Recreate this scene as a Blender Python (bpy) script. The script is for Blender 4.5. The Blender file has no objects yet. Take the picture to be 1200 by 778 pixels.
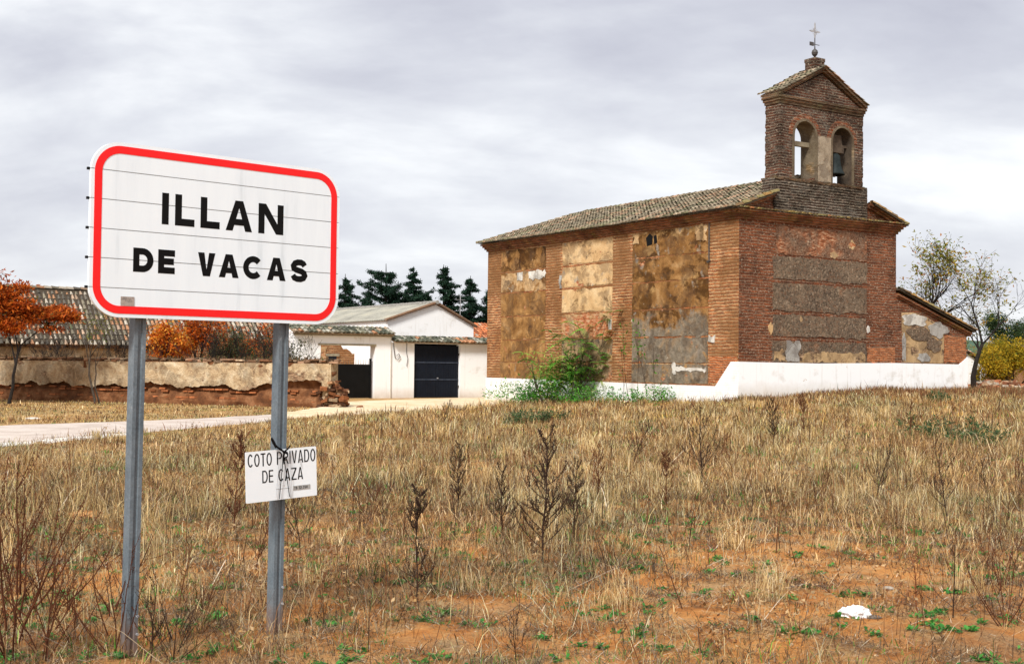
import bpy, math, random
import numpy as np
from mathutils import Vector, Matrix

# ------------------------------------------------------------------ camera, sky, sun, exposure
SC = bpy.context.scene
COL = SC.collection
F = 1450.0
PITCH = math.atan(39 / F)
ROLL = math.radians(.62)
EYE = 1.65
cam_data = bpy.data.cameras.new('camera')
cam = bpy.data.objects.new('camera', cam_data)
COL.objects.link(cam)
cam_data.sensor_width = 36
cam_data.lens = F / 1200 * 36
cam_data.clip_start = .05
cam_data.clip_end = 9000
ROT = Matrix.Rotation(math.pi / 2 + PITCH, 4, 'X') @ Matrix.Rotation(ROLL, 4, 'Z')
cam.matrix_world = Matrix.Translation((0, 0, EYE)) @ ROT
SC.camera = cam
NR = np.array(ROT.to_3x3())

SUN_EL, SUN_AZ = math.radians(46), math.radians(203)      # azimuth clockwise from +Y (the view direction)
world = bpy.data.worlds.new('World')
SC.world = world
world.use_nodes = True
wt = world.node_tree
wt.nodes.clear()


class G:
    """small helper that wires nodes"""
    def __init__(self, tree): self.t = tree
    def n(self, typ, **kw):
        nd = self.t.nodes.new(typ)
        for k, v in kw.items(): setattr(nd, k, v)
        return nd
    def set(self, sock, v):
        if v is None: return
        if hasattr(v, 'is_output'): self.t.links.new(v, sock)
        else:
            if sock.type == 'RGBA' and not isinstance(v, (int, float)) and len(v) == 3: v = (*v, 1)
            sock.default_value = v
    def math(self, op, a, b=None, c=None, clamp=False):
        nd = self.n('ShaderNodeMath', operation=op, use_clamp=clamp)
        for i, v in enumerate((a, b, c)): self.set(nd.inputs[i], v)
        return nd.outputs[0]
    def vmath(self, op, a, b=None, scale=None):
        nd = self.n('ShaderNodeVectorMath', operation=op)
        self.set(nd.inputs[0], a)
        if b is not None: self.set(nd.inputs[1], b)
        if scale is not None: self.set(nd.inputs[3], scale)
        return nd.outputs[0]
    def noise(self, vec, scale, detail=4, rough=.55, dist=0, col=False):
        nd = self.n('ShaderNodeTexNoise')
        self.set(nd.inputs['Vector'], vec)
        nd.inputs['Scale'].default_value = scale
        nd.inputs['Detail'].default_value = detail
        nd.inputs['Roughness'].default_value = rough
        nd.inputs['Distortion'].default_value = dist
        return nd.outputs['Color' if col else 'Fac']
    def voro(self, vec, scale, out='Distance', feature='F1', rnd=1):
        nd = self.n('ShaderNodeTexVoronoi', feature=feature)
        self.set(nd.inputs['Vector'], vec)
        nd.inputs['Scale'].default_value = scale
        nd.inputs['Randomness'].default_value = rnd
        return nd.outputs[out]
    def ramp(self, fac, stops, interp='LINEAR'):
        nd = self.n('ShaderNodeValToRGB')
        cr = nd.color_ramp
        cr.interpolation = interp
        while len(cr.elements) < len(stops): cr.elements.new(.5)
        for e, (p, c) in zip(cr.elements, stops):
            e.position = p
            e.color = (c, c, c, 1) if isinstance(c, (int, float)) else (*c, 1)
        self.set(nd.inputs[0], fac)
        return nd.outputs[0]
    def step(self, fac, a, b): return self.ramp(fac, [(a, 0.), (b, 1.)])
    def mix(self, fac, a, b, blend='MIX'):
        nd = self.n('ShaderNodeMix', data_type='RGBA', blend_type=blend)
        self.set(nd.inputs[0], fac); self.set(nd.inputs[6], a); self.set(nd.inputs[7], b)
        return nd.outputs[2]
    def map(self, vec, loc=(0, 0, 0), scale=(1, 1, 1), rot=(0, 0, 0)):
        nd = self.n('ShaderNodeMapping')
        self.set(nd.inputs[0], vec)
        nd.inputs[1].default_value = loc; nd.inputs[2].default_value = rot; nd.inputs[3].default_value = scale
        return nd.outputs[0]
    def sep(self, v):
        nd = self.n('ShaderNodeSeparateXYZ'); self.set(nd.inputs[0], v); return nd.outputs
    def comb(self, x=0, y=0, z=0):
        nd = self.n('ShaderNodeCombineXYZ')
        for i, v in enumerate((x, y, z)): self.set(nd.inputs[i], v)
        return nd.outputs[0]


g = G(wt)
sky = g.n('ShaderNodeTexSky', sky_type='NISHITA')
sky.sun_disc = False
sky.sun_elevation = SUN_EL
sky.sun_rotation = SUN_AZ
dirv = g.n('ShaderNodeTexCoord').outputs['Generated']
sx, sy, sz = g.sep(dirv)
den = g.math('ADD', g.math('MAXIMUM', sz, 0.0), .34)
pv = g.comb(g.math('DIVIDE', sx, den), g.math('DIVIDE', sy, den), 0)
pv = g.map(pv, loc=(2.3, .4, 0), scale=(1.5, 2.3, 1))
c1 = g.noise(pv, .95, 7, .52, .35)
c2 = g.noise(g.map(pv, loc=(7.1, 3.3, 0)), 2.3, 6, .55, .2)
cl = g.math('ADD', g.math('MULTIPLY', c1, .72), g.math('MULTIPLY', c2, .28))
cloud = g.ramp(cl, [(.33, (.50, .505, .585)), (.43, (.62, .63, .70)), (.51, (.76, .775, .825)), (.58, (.93, .945, .97)), (.65, (1.08, 1.09, 1.10))])
low = g.ramp(sz, [(0., .6), (.10, .22), (.3, 0.)])
cloud = g.mix(low, cloud, (.87, .87, .90))
cloud = g.vmath('SCALE', cloud, scale=6.3)
skyc = g.mix(.94, sky.outputs[0], cloud)
bg = g.n('ShaderNodeBackground')
bg.inputs[1].default_value = .115
wt.links.new(skyc, bg.inputs[0])
wo = g.n('ShaderNodeOutputWorld')
wt.links.new(bg.outputs[0], wo.inputs[0])

sl = bpy.data.lights.new('sun', 'SUN')
sl.energy = 3.4
sl.angle = math.radians(12)
sl.color = (1, .975, .935)
sun = bpy.data.objects.new('sun', sl)
COL.objects.link(sun)
sd = Vector((math.sin(SUN_AZ) * math.cos(SUN_EL), math.cos(SUN_AZ) * math.cos(SUN_EL), math.sin(SUN_EL)))
sun.rotation_euler = sd.to_track_quat('Z', 'Y').to_euler()

vs = SC.view_settings
vs.view_transform = 'Standard'
vs.look = 'None'
vs.exposure = 0.55
vs.gamma = 1
vs.use_curve_mapping = False
SC.cycles.max_bounces = 6
SC.cycles.transparent_max_bounces = 8


# ------------------------------------------------------------------ geometry helpers
def ray(px, py):
    return NR @ np.array([(px - 600) / F, -(py - 389) / F, -1.])
EYEP = np.array([0, 0, EYE])
def at_depth(px, py, y):
    d = ray(px, py); return EYEP + d * y / d[1]
def on_ground(px, py):
    z = 0.
    for _ in range(8):
        d = ray(px, py); p = EYEP + d * (z - EYE) / d[2]
        z = float(ground_z(p[0], p[1]))
    return np.array([p[0], p[1], z])
def at_dist(px, y):
    """point on the ground in the column px at depth y"""
    p = at_depth(px, 430, y); return np.array([p[0], y, float(ground_z(p[0], y))])


class MB:
    def __init__(self): self.v = []; self.f = []; self.c = []; self.n = 0; self.hascol = False
    def add(self, v, faces, col=None):
        v = np.asarray(v, float).reshape(-1, 3)
        for f in faces:
            self.f.append(tuple(i + self.n for i in f))
            self.c.append(col)
        if col is not None: self.hascol = True
        self.v.append(v); self.n += len(v)
    def box(self, a, b, col=None, rot=None, at=None, jit=0, rng=None):
        x0, y0, z0 = a; x1, y1, z1 = b
        v = np.array([(x0, y0, z0), (x1, y0, z0), (x1, y1, z0), (x0, y1, z0), (x0, y0, z1), (x1, y0, z1), (x1, y1, z1), (x0, y1, z1)], float)
        if jit: v = v + rng.uniform(-jit, jit, v.shape)
        if rot is not None: v = v @ np.array(rot).T
        if at is not None: v = v + np.array(at)
        self.add(v, [(0, 3, 2, 1), (4, 5, 6, 7), (0, 1, 5, 4), (1, 2, 6, 5), (2, 3, 7, 6), (3, 0, 4, 7)], col)
    def prism(self, poly, axis, a, b, col=None):
        """poly of 2D points extruded along an axis from a to b"""
        n = len(poly)
        def P(p, t):
            return {'y': (p[0], t, p[1]), 'x': (t, p[0], p[1]), 'z': (p[0], p[1], t)}[axis]
        v = [P(p, a) for p in poly] + [P(p, b) for p in poly]
        fs = [tuple(range(n)), tuple(range(2 * n - 1, n - 1, -1))]
        fs += [(i, i + n, (i + 1) % n + n, (i + 1) % n) for i in range(n)]
        self.add(v, fs, col)
    def tube(self, pts, rad, sides=5, col=None, cap=True):
        pts = np.asarray(pts, float); n = len(pts)
        if np.isscalar(rad): rad = [rad] * n
        t = np.gradient(pts, axis=0)
        t /= np.linalg.norm(t, axis=1)[:, None] + 1e-9
        ref = np.array([0, 0, 1.]) if abs(t[0][2]) < .9 else np.array([1., 0, 0])
        a = np.cross(t, ref); a /= np.linalg.norm(a, axis=1)[:, None] + 1e-9
        b = np.cross(t, a)
        th = np.arange(sides) * 2 * math.pi / sides
        v = pts[:, None, :] + np.asarray(rad)[:, None, None] * (np.cos(th)[None, :, None] * a[:, None, :] + np.sin(th)[None, :, None] * b[:, None, :])
        fs = []
        for i in range(n - 1):
            for k in range(sides):
                k2 = (k + 1) % sides
                fs.append((i * sides + k, i * sides + k2, (i + 1) * sides + k2, (i + 1) * sides + k))
        if cap:
            fs.append(tuple(range(sides))[::-1]); fs.append(tuple((n - 1) * sides + k for k in range(sides)))
        self.add(v.reshape(-1, 3), fs, col)
    def lathe(self, prof, c=(0, 0, 0), seg=20, col=None):
        v = []
        for r, z in prof:
            for k in range(seg):
                a = 2 * math.pi * k / seg
                v.append((c[0] + r * math.cos(a), c[1] + r * math.sin(a), c[2] + z))
        fs = [(i * seg + k, i * seg + (k + 1) % seg, (i + 1) * seg + (k + 1) % seg, (i + 1) * seg + k) for i in range(len(prof) - 1) for k in range(seg)]
        self.add(v, fs, col)
    def build(self, name, mat, parent=None, smooth=False):
        me = bpy.data.meshes.new(name)
        me.from_pydata(np.concatenate(self.v).tolist(), [], self.f)
        if self.hascol:
            at = me.attributes.new('col', 'FLOAT_COLOR', 'FACE')
            arr = np.ones((len(self.f), 4), np.float32)
            arr[:, :3] = [c if c is not None else (.3, .3, .3) for c in self.c]
            at.data.foreach_set('color', arr.ravel())
        if smooth: me.shade_smooth()
        return link(name, me, mat, parent)


def link(name, me, mat, parent=None):
    if mat is not None: me.materials.append(mat)
    o = bpy.data.objects.new(name, me)
    COL.objects.link(o)
    if parent is not None: o.parent = parent
    return o


def np_mesh(name, verts, quads, tris, fcol, mat, parent=None):
    """fast mesh from arrays; fcol = colours of quads then tris"""
    me = bpy.data.meshes.new(name)
    nq, nt = len(quads), len(tris)
    me.vertices.add(len(verts)); me.vertices.foreach_set('co', verts.astype(np.float32).ravel())
    li = np.concatenate([quads.ravel(), tris.ravel()]).astype(np.int32)
    me.loops.add(len(li)); me.loops.foreach_set('vertex_index', li)
    me.polygons.add(nq + nt)
    st = np.concatenate([np.arange(nq) * 4, nq * 4 + np.arange(nt) * 3]).astype(np.int32)
    me.polygons.foreach_set('loop_start', st)
    me.update(calc_edges=True)
    if fcol is not None:
        at = me.attributes.new('col', 'FLOAT_COLOR', 'FACE')
        arr = np.ones((nq + nt, 4), np.float32); arr[:, :3] = fcol
        at.data.foreach_set('color', arr.ravel())
    return link(name, me, mat, parent)


def tag(o, label=None, cat=None, group=None, kind=None):
    if label: o['label'] = label
    if cat: o['category'] = cat
    if group: o['group'] = group
    if kind: o['kind'] = kind
    return o


def root(name, loc, rz=0, label=None, cat=None, group=None):
    o = bpy.data.objects.new(name, None)
    o.empty_display_size = .2
    COL.objects.link(o)
    o.location = loc; o.rotation_euler = (0, 0, rz)
    return tag(o, label, cat, group)


_wr = np.random.default_rng(5)
_W = [(_wr.uniform(-1, 1, 2), _wr.uniform(0, 6.28), _wr.integers(0, 9999)) for _ in range(40)]
def snoise(x, y, wl, seed=0, n=7):
    """smooth sum-of-sines noise about -1..1 with wavelength wl"""
    r = np.random.default_rng(seed)
    s = np.zeros(np.broadcast(x, y).shape)
    for i in range(n):
        a = r.uniform(0, 6.28); k = 2 * math.pi / wl * r.uniform(.6, 1.7); ph = r.uniform(0, 6.28)
        s = s + np.sin(k * (np.cos(a) * x + np.sin(a) * y) + ph)
    return s / n * 1.7


def ss(x, a, b):
    t = np.clip((np.asarray(x, float) - a) / (b - a), 0, 1); return t * t * (3 - 2 * t)


def ground_z(x, y):
    x = np.asarray(x, float); y = np.asarray(y, float)
    z = .70 * ss(x, -2, 14) * ss(y, 14, 42)
    near = 1 - ss(y, 18, 30)
    z = z + near * (.035 * snoise(x, y, 3.1, 1) + .02 * snoise(x, y, 1.1, 2) + .012 * snoise(x, y, .45, 3))
    z = z + (1 - near) * ss(y, 18, 30) * ss(x, -4, 3) * (1 - ss(y, 45, 60)) * .06 * snoise(x, y, 5, 4)
    z = z - .03 * (1 - ss(y, 6, 9))
    return z


# ------------------------------------------------------------------ materials
def new_mat(name):
    m = bpy.data.materials.new(name)
    m.use_nodes = True
    nt = m.node_tree
    nt.nodes.clear()
    G_ = G(nt)
    out = G_.n('ShaderNodeOutputMaterial')
    bs = G_.n('ShaderNodeBsdfPrincipled')
    nt.links.new(bs.outputs[0], out.inputs[0])
    bs.inputs['Roughness'].default_value = .9
    bs.inputs['Specular IOR Level'].default_value = .2
    G_.bs, G_.out, G_.m = bs, out, m
    G_.obj = G_.n('ShaderNodeTexCoord').outputs['Object']
    return G_


def bump(G_, height, strength=.5, dist=.02):
    nd = G_.n('ShaderNodeBump')
    nd.inputs['Strength'].default_value = strength
    nd.inputs['Distance'].default_value = dist
    G_.set(nd.inputs['Height'], height)
    G_.t.links.new(nd.outputs[0], G_.bs.inputs['Normal'])


def wallvec(G_):
    x, y, z = G_.sep(G_.obj)
    return G_.comb(G_.math('ADD', x, y), z, 0)


def mottled(name, cols, scale=3, rough=.9, bmp=.3, fine=40, spec=.2, metal=0, stretch=(1, 1, 1)):
    G_ = new_mat(name)
    v = G_.map(G_.obj, scale=stretch)
    n1 = G_.noise(v, scale, 6, .6)
    n = len(cols)
    c = G_.ramp(n1, [(.3 + .4 * i / max(1, n - 1), c) for i, c in enumerate(cols)])
    n2 = G_.noise(v, fine, 3, .6)
    c = G_.mix(.35 if bmp > .05 else .06, c, G_.ramp(n2, [(.3, .25), (.7, .8)]), 'OVERLAY')
    G_.set(G_.bs.inputs['Base Color'], c)
    G_.bs.inputs['Roughness'].default_value = rough
    G_.bs.inputs['Specular IOR Level'].default_value = spec
    G_.bs.inputs['Metallic'].default_value = metal
    if bmp: bump(G_, n2, bmp, .01)
    return G_.m


def attr_mat(name, rough=.85, trans=0, var=.0, scale=20, bmp=0):
    G_ = new_mat(name)
    at = G_.n('ShaderNodeAttribute'); at.attribute_name = 'col'
    c = at.outputs['Color']
    if var:
        nz = G_.noise(G_.obj, scale, 4, .65)
        c = G_.mix(var, c, G_.ramp(nz, [(.3, .12), (.72, .85)]), 'OVERLAY')
        if bmp: bump(G_, nz, bmp, .01)
    G_.set(G_.bs.inputs['Base Color'], c)
    G_.bs.inputs['Roughness'].default_value = rough
    G_.bs.inputs['Specular IOR Level'].default_value = .15
    if trans:
        tr = G_.n('ShaderNodeBsdfTranslucent'); G_.set(tr.inputs[0], c)
        mx = G_.n('ShaderNodeMixShader'); mx.inputs[0].default_value = trans
        G_.t.links.new(G_.bs.outputs[0], mx.inputs[1]); G_.t.links.new(tr.outputs[0], mx.inputs[2])
        G_.t.links.new(mx.outputs[0], G_.out.inputs[0])
    return G_.m


def brick_mat(name, c1, c2, mortar, stain, stain_lo=.45, stain_hi=.7, lichen=None, row=.085, bw=.29, speck=.0, wet=None, msize=.014):
    G_ = new_mat(name)
    v = wallvec(G_)
    wob = G_.vmath('SUBTRACT', G_.noise(v, 1.6, 3, .6, col=True), (.5, .5, .5))
    wob2 = G_.vmath('SUBTRACT', G_.noise(v, 14, 2, .6, col=True), (.5, .5, .5))
    vv = G_.vmath('ADD', v, G_.vmath('SCALE', wob, scale=.10))
    vv = G_.vmath('ADD', vv, G_.vmath('SCALE', wob2, scale=.045))
    br = G_.n('ShaderNodeTexBrick')
    G_.set(br.inputs['Vector'], G_.map(vv, scale=(4, 1, 1)))
    br.inputs['Color1'].default_value = (*c1, 1); br.inputs['Color2'].default_value = (*c2, 1); br.inputs['Mortar'].default_value = (*mortar, 1)
    br.inputs['Scale'].default_value = 1
    br.inputs['Mortar Size'].default_value = msize
    br.inputs['Mortar Smooth'].default_value = .35
    br.inputs['Bias'].default_value = 0
    br.inputs['Brick Width'].default_value = bw * 4
    br.inputs['Row Height'].default_value = row
    c = br.outputs['Color']
    fine = G_.noise(v, 26, 4, .7)
    c = G_.mix(.6, c, G_.ramp(fine, [(.32, .12), (.68, .85)]), 'OVERLAY')
    cell = G_.noise(G_.map(v, scale=(3.2, 11.5, 1)), 1, 2, .7)
    c = G_.mix(.55, c, G_.ramp(cell, [(.36, .16), (.64, .82)]), 'OVERLAY')
    big = G_.noise(v, .55, 6, .62, .4)
    c = G_.mix(G_.step(big, stain_lo, stain_hi), c, stain, 'MULTIPLY')
    if lichen is not None:
        ln = G_.noise(v, 1.3, 7, .72)
        ln2 = G_.noise(v, 9, 4, .7)
        c = G_.mix(G_.math('MULTIPLY', G_.step(ln, .5, .66), G_.step(ln2, .4, .6)), c, lichen)
    if speck:
        sp = G_.noise(v, 12, 4, .75)
        c = G_.mix(G_.math('MULTIPLY', G_.step(sp, .57, .64), speck), c, (.50, .40, .29))
        sp = G_.noise(G_.map(v, loc=(4, 9, 0)), 11, 4, .75)
        c = G_.mix(G_.math('MULTIPLY', G_.step(sp, .56, .63), .8), c, (.05, .03, .022))
    if wet is not None:
        m = G_.step(G_.noise(v, .42, 7, .66, .8), .44, .54)
        c = G_.mix(G_.math('MULTIPLY', m, .58), c, wet)
    G_.set(G_.bs.inputs['Base Color'], c)
    h = G_.math('SUBTRACT', G_.math('MULTIPLY', fine, .8), G_.math('MULTIPLY', br.outputs['Fac'], .9))
    bump(G_, h, .9, .03)
    return G_.m


def plaster_mat(name, cols, swirl=0, expose=None, exp_lo=.6, exp_hi=.64, scale=1.2, pale=None, pale_lo=.62, seed=0, speck=0, layers=()):
    """weathered render: big mottles, trowel swirls, patches where it has fallen away"""
    G_ = new_mat(name)
    v = G_.vmath('ADD', wallvec(G_), (seed * 3.7, seed * 1.9, 0))
    n = len(cols)
    c = G_.ramp(G_.noise(v, scale, 7, .62, .6), [(.30 + .42 * i / max(1, n - 1), k) for i, k in enumerate(cols)])
    fine = G_.noise(v, 22, 5, .7)
    h = fine
    for k_, (lc, lsc, lo_, wd_, zc_, zk_) in enumerate(layers):
        ln_ = G_.noise(G_.vmath('ADD', v, (11.3 * k_ + 2, 7.7 * k_ + 5, 0)), lsc, 8, .62, .3)
        if zk_: ln_ = G_.math('ADD', ln_, G_.math('MULTIPLY', G_.math('SUBTRACT', G_.sep(G_.obj)[2], zc_), zk_))
        tone_ = G_.ramp(G_.noise(v, 5, 4, .65), [(.3, tuple(q * .62 for q in lc)), (.7, tuple(min(1, q * 1.3) for q in lc))])
        c = G_.mix(G_.step(ln_, lo_, lo_ + wd_), c, tone_)
    if swirl:
        cell = G_.voro(v, .75, 'Position')
        dv = G_.vmath('SUBTRACT', v, cell)
        ln = G_.n('ShaderNodeVectorMath', operation='LENGTH'); G_.set(ln.inputs[0], dv)
        arc = G_.math('SINE', G_.math('ADD', G_.math('MULTIPLY', ln.outputs['Value'], 26), G_.math('MULTIPLY', G_.noise(v, 3.2, 5, .65), 5)))
        arc = G_.math('MULTIPLY_ADD', arc, .5, .5)
        arc = G_.math('MULTIPLY', arc, G_.step(G_.noise(v, 1.5, 3, .6), .42, .6))
        c = G_.mix(G_.math('MULTIPLY', arc, swirl), c, (.42, .225, .075))
        h = G_.math('ADD', fine, G_.math('MULTIPLY', arc, .8))
    c = G_.mix(.45, c, G_.ramp(fine, [(.32, .2), (.7, .8)]), 'OVERLAY')
    stn = G_.noise(G_.map(v, scale=(2.2, .7, 1)), 1.5, 7, .68)
    c = G_.mix(G_.math('MULTIPLY', G_.step(stn, .50, .70), .42), c, (.30, .21, .12), 'MULTIPLY')
    crk = G_.voro(G_.vmath('ADD', v, G_.vmath('SCALE', G_.noise(v, 3, 4, .6, col=True), scale=.35)), 1.3, 'Distance', 'DISTANCE_TO_EDGE')
    crm = G_.math('MULTIPLY', G_.step(crk, .016, .004), G_.step(G_.noise(v, 1.1, 3, .6), .48, .56))
    c = G_.mix(G_.math('MULTIPLY', crm, .42), c, (.05, .03, .02))
    h = G_.math('SUBTRACT', h, crm)
    if speck:
        vo = G_.voro(v, 17, 'Color')
        c = G_.mix(speck, c, G_.ramp(G_.sep(vo)[0], [(.1, (.02, .016, .012)), (.4, (.13, .10, .075)), (.65, (.22, .17, .12)), (.85, (.15, .06, .028)), (1, (.44, .35, .25))]))
        h = G_.math('SUBTRACT', fine, G_.voro(v, 17))
    if pale is not None:
        pn = G_.noise(G_.vmath('ADD', v, (5, 8, 0)), 1.1, 6, .6)
        c = G_.mix(G_.step(pn, pale_lo, pale_lo + .03), c, pale)
    if expose is not None:
        en = G_.noise(G_.vmath('ADD', v, (9, 2, 0)), .9, 7, .65)
        m = G_.step(en, exp_lo, exp_hi)
        br = G_.ramp(G_.noise(G_.map(v, scale=(4, 13, 1)), 1, 3, .7), [(.35, tuple(k * .35 for k in expose)), (.5, expose), (.65, (.5, .33, .2))])
        c = G_.mix(m, c, br)
        h = G_.math('SUBTRACT', h, m)
    G_.set(G_.bs.inputs['Base Color'], c)
    bump(G_, h, .7, .02)
    return G_.m


def white_mat(name, base=(.88, .88, .87), dirt=(.50, .45, .37), lo=.575, peel=None, bricks=False, z0=0):
    G_ = new_mat(name)
    v = wallvec(G_)
    n = G_.noise(v, 1.1, 7, .66)
    c = G_.mix(G_.math('MULTIPLY', G_.step(n, lo, lo + .16), .6), base, dirt)
    st = G_.noise(G_.map(v, scale=(5, .35, 1)), 1.3, 5, .6)
    c = G_.mix(G_.math('MULTIPLY', G_.step(st, .56, .75), .35), c, dirt)
    z = G_.sep(G_.obj)[2]
    foot = G_.math('MULTIPLY', G_.ramp(G_.math('ADD', G_.math('SUBTRACT', z, z0), G_.math('MULTIPLY', n, .9)), [(.35, 1.), (1.0, 0.)]), .72)
    c = G_.mix(foot, c, (.50, .41, .30))
    fine = G_.noise(v, 18, 4, .65)
    if peel is not None:
        m = G_.step(G_.noise(v, 2.6, 6, .7), .66, .69)
        c = G_.mix(m, c, peel)
    h = fine
    if bricks:
        br = G_.n('ShaderNodeTexBrick'); G_.set(br.inputs['Vector'], v)
        br.inputs['Scale'].default_value = 1; br.inputs['Brick Width'].default_value = .29; br.inputs['Row Height'].default_value = .085; br.inputs['Mortar Size'].default_value = .012
        h = G_.math('SUBTRACT', G_.math('MULTIPLY', fine, .6), br.outputs['Fac'])
        c = G_.mix(G_.math('MULTIPLY', br.outputs['Fac'], .25), c, (.55, .52, .48))
    G_.set(G_.bs.inputs['Base Color'], c)
    bump(G_, h, .35, .012)
    return G_.m


M = {}
M['brick_side'] = brick_mat('brick_side', (.43, .165, .060), (.27, .095, .038), (.52, .335, .175), (.64, .54, .42), .42, .62, speck=.3, wet=(.19, .092, .033), msize=.028, row=.118, bw=.30)
M['brick_front'] = brick_mat('brick_front', (.24, .072, .027), (.125, .042, .02), (.24, .155, .095), (.55, .48, .42), .45, .65, speck=.85, msize=.016, row=.105)
M['brick_tower'] = brick_mat('brick_tower', (.15, .050, .024), (.060, .030, .020), (.21, .165, .12), (.40, .38, .34), .40, .58, lichen=(.14, .125, .10), speck=.65, row=.10, msize=.02)
M['brick_tower_base'] = brick_mat('brick_tower_base', (.10, .048, .030), (.045, .032, .024), (.24, .205, .16), (.42, .40, .36), .40, .58, lichen=(.16, .145, .115), speck=.6, row=.10, msize=.024)
M['brick_bright'] = brick_mat('brick_bright', (.46, .135, .038), (.33, .095, .03), (.40, .26, .15), (.7, .6, .5), .5, .8, speck=.2)
M['cornice'] = brick_mat('cornice', (.30, .095, .035), (.2, .06, .025), (.24, .16, .10), (.5, .45, .4), .45, .6, lichen=(.26, .19, .05), row=.07)
M['ochre'] = plaster_mat('ochre_render', [(.10, .038, .005), (.17, .066, .010), (.24, .10, .02), (.33, .17, .05)], swirl=.85, expose=(.4, .15, .06), exp_lo=.655, exp_hi=.69, seed=1)
M['ochre_dark'] = plaster_mat('ochre_dark_render', [(.085, .035, .007), (.15, .060, .010), (.22, .10, .022), (.31, .19, .08)], swirl=.4, expose=(.42, .16, .06), exp_lo=.63, exp_hi=.66, seed=2)
OCH = [(.11, .050, .014), (.19, .088, .024), (.28, .145, .048), (.40, .245, .11)]
M['bay_a'] = plaster_mat('bay_a_render', OCH, swirl=.5, expose=(.4, .15, .06), exp_lo=.64, exp_hi=.68, seed=21, layers=[((.075, .03, .005), .7, .47, .03, 6.2, .12), ((.24, .20, .15), 1.3, .60, .05, 1.4, -.16), ((.40, .21, .075), 1.1, .56, .08, 3, 0), ((.06, .028, .008), 1.6, .60, .08, 3, 0), ((.48, .34, .20), 2.3, .655, .03, 3, 0)])
M['bay_a_pale'] = plaster_mat('bay_a_pale_render', OCH, swirl=.4, seed=22, layers=[((.44, .29, .15), 1.0, .46, .04, 5.6, 0), ((.24, .16, .09), 2.0, .56, .03, 5, 0), ((.62, .57, .48), 1.2, .64, .015, 5, 0)])
M['bay_c'] = plaster_mat('bay_c_render', OCH, swirl=.25, expose=(.42, .15, .06), exp_lo=.635, exp_hi=.66, seed=23, layers=[((.09, .038, .007), .85, .50, .04, 5, 0), ((.34, .20, .075), 1.1, .58, .05, 5, .03), ((.52, .34, .165), 1.2, .60, .02, 6.55, .30),
               ((.20, .165, .12), .9, .50, .10, 3.7, -.28), ((.25, .21, .165), 1.3, .60, .04, 5.2, 0), ((.33, .19, .075), 1.4, .60, .07, 3, -.02), ((.47, .41, .32), 1.9, .665, .02, 2, 0), ((.11, .085, .06), 1.7, .60, .06, 2.4, -.03)])
M['bay_b_low'] = plaster_mat('bay_b_low_render', [(.22, .15, .09), (.33, .22, .12), (.40, .28, .16)], swirl=.3, expose=(.36, .14, .06), exp_lo=.55, exp_hi=.6, seed=24, layers=[((.15, .115, .08), 1.1, .52, .08, 2, 0), ((.40, .24, .10), 1.3, .58, .05, 2, 0)])
M['buff'] = plaster_mat('buff_render', [(.38, .225, .10), (.54, .345, .165), (.61, .42, .22), (.64, .48, .28)], expose=(.42, .14, .055), exp_lo=.625, exp_hi=.645, seed=3, layers=[((.26, .16, .07), 1.25, .60, .05, 4, 0), ((.40, .33, .25), 1.6, .62, .06, 4, 0)])
M['buff_worn'] = plaster_mat('worn_buff_render', [(.36, .21, .10), (.50, .31, .15), (.45, .32, .19)], expose=(.45, .15, .06), exp_lo=.47, exp_hi=.53, seed=4)
M['grey'] = plaster_mat('grey_render', [(.10, .08, .055), (.19, .145, .095), (.28, .225, .155), (.40, .28, .15)], swirl=.3, expose=(.34, .14, .06), exp_lo=.64, exp_hi=.67, pale=(.50, .45, .37), pale_lo=.645, seed=5)
M['rubble'] = plaster_mat('grey_rubble', [(.10, .068, .044), (.165, .115, .072), (.23, .16, .10)], speck=.42, expose=(.2, .075, .03), exp_lo=.6, exp_hi=.7, seed=6)
M['cornice_tower'] = brick_mat('cornice_tower', (.16, .075, .035), (.10, .055, .03), (.17, .13, .085), (.5, .48, .45), .42, .6, lichen=(.16, .14, .07), row=.07)
M['rubble_brick'] = plaster_mat('brick_rubble', [(.14, .06, .03), (.22, .095, .045), (.25, .16, .10)], speck=.42, expose=(.3, .1, .04), exp_lo=.5, exp_hi=.6, pale=(.55, .44, .31), pale_lo=.68, seed=7)
M['rubble_warm'] = plaster_mat('warm_rubble', [(.30, .12, .05), (.42, .20, .09), (.50, .32, .18)], speck=.3, seed=14)
M['cement'] = plaster_mat('cement_patch', [(.30, .28, .25), (.38, .36, .325), (.44, .415, .37)], seed=8)
M['ochre_front'] = plaster_mat('ochre_front_render', [(.30, .19, .10), (.45, .30, .15), (.55, .38, .21)], expose=(.14, .085, .05), exp_lo=.53, exp_hi=.57, seed=9)
M['pale_patch'] = plaster_mat('pale_patch', [(.55, .52, .46), (.66, .63, .57)], seed=10)
M['reveal'] = plaster_mat('reveal_plaster', [(.10, .075, .045), (.16, .125, .08), (.235, .19, .13)], expose=(.2, .12, .04), exp_lo=.56, exp_hi=.68, seed=11)
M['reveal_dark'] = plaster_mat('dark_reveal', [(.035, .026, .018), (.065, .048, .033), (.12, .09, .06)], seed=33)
M['pier'] = plaster_mat('pier_plaster', [(.20, .155, .10), (.30, .24, .17), (.36, .30, .22)], seed=31, layers=[((.22, .13, .05), 1.6, .58, .05, 9, 0)])
M['white_church'] = white_mat('whitewash_church', bricks=True)
M['white_front'] = white_mat('whitewash_front', z0=.62, peel=(.55, .47, .37), lo=.56)
M['white_peel'] = white_mat('whitewash_peeling', base=(.80, .795, .78), lo=.52, peel=(.42, .36, .29), bricks=True)
M['white_house'] = white_mat('whitewash_house', peel=None)
M['white_court'] = white_mat('whitewash_court', base=(.62, .60, .55), lo=.45, peel=(.36, .25, .15))
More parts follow.
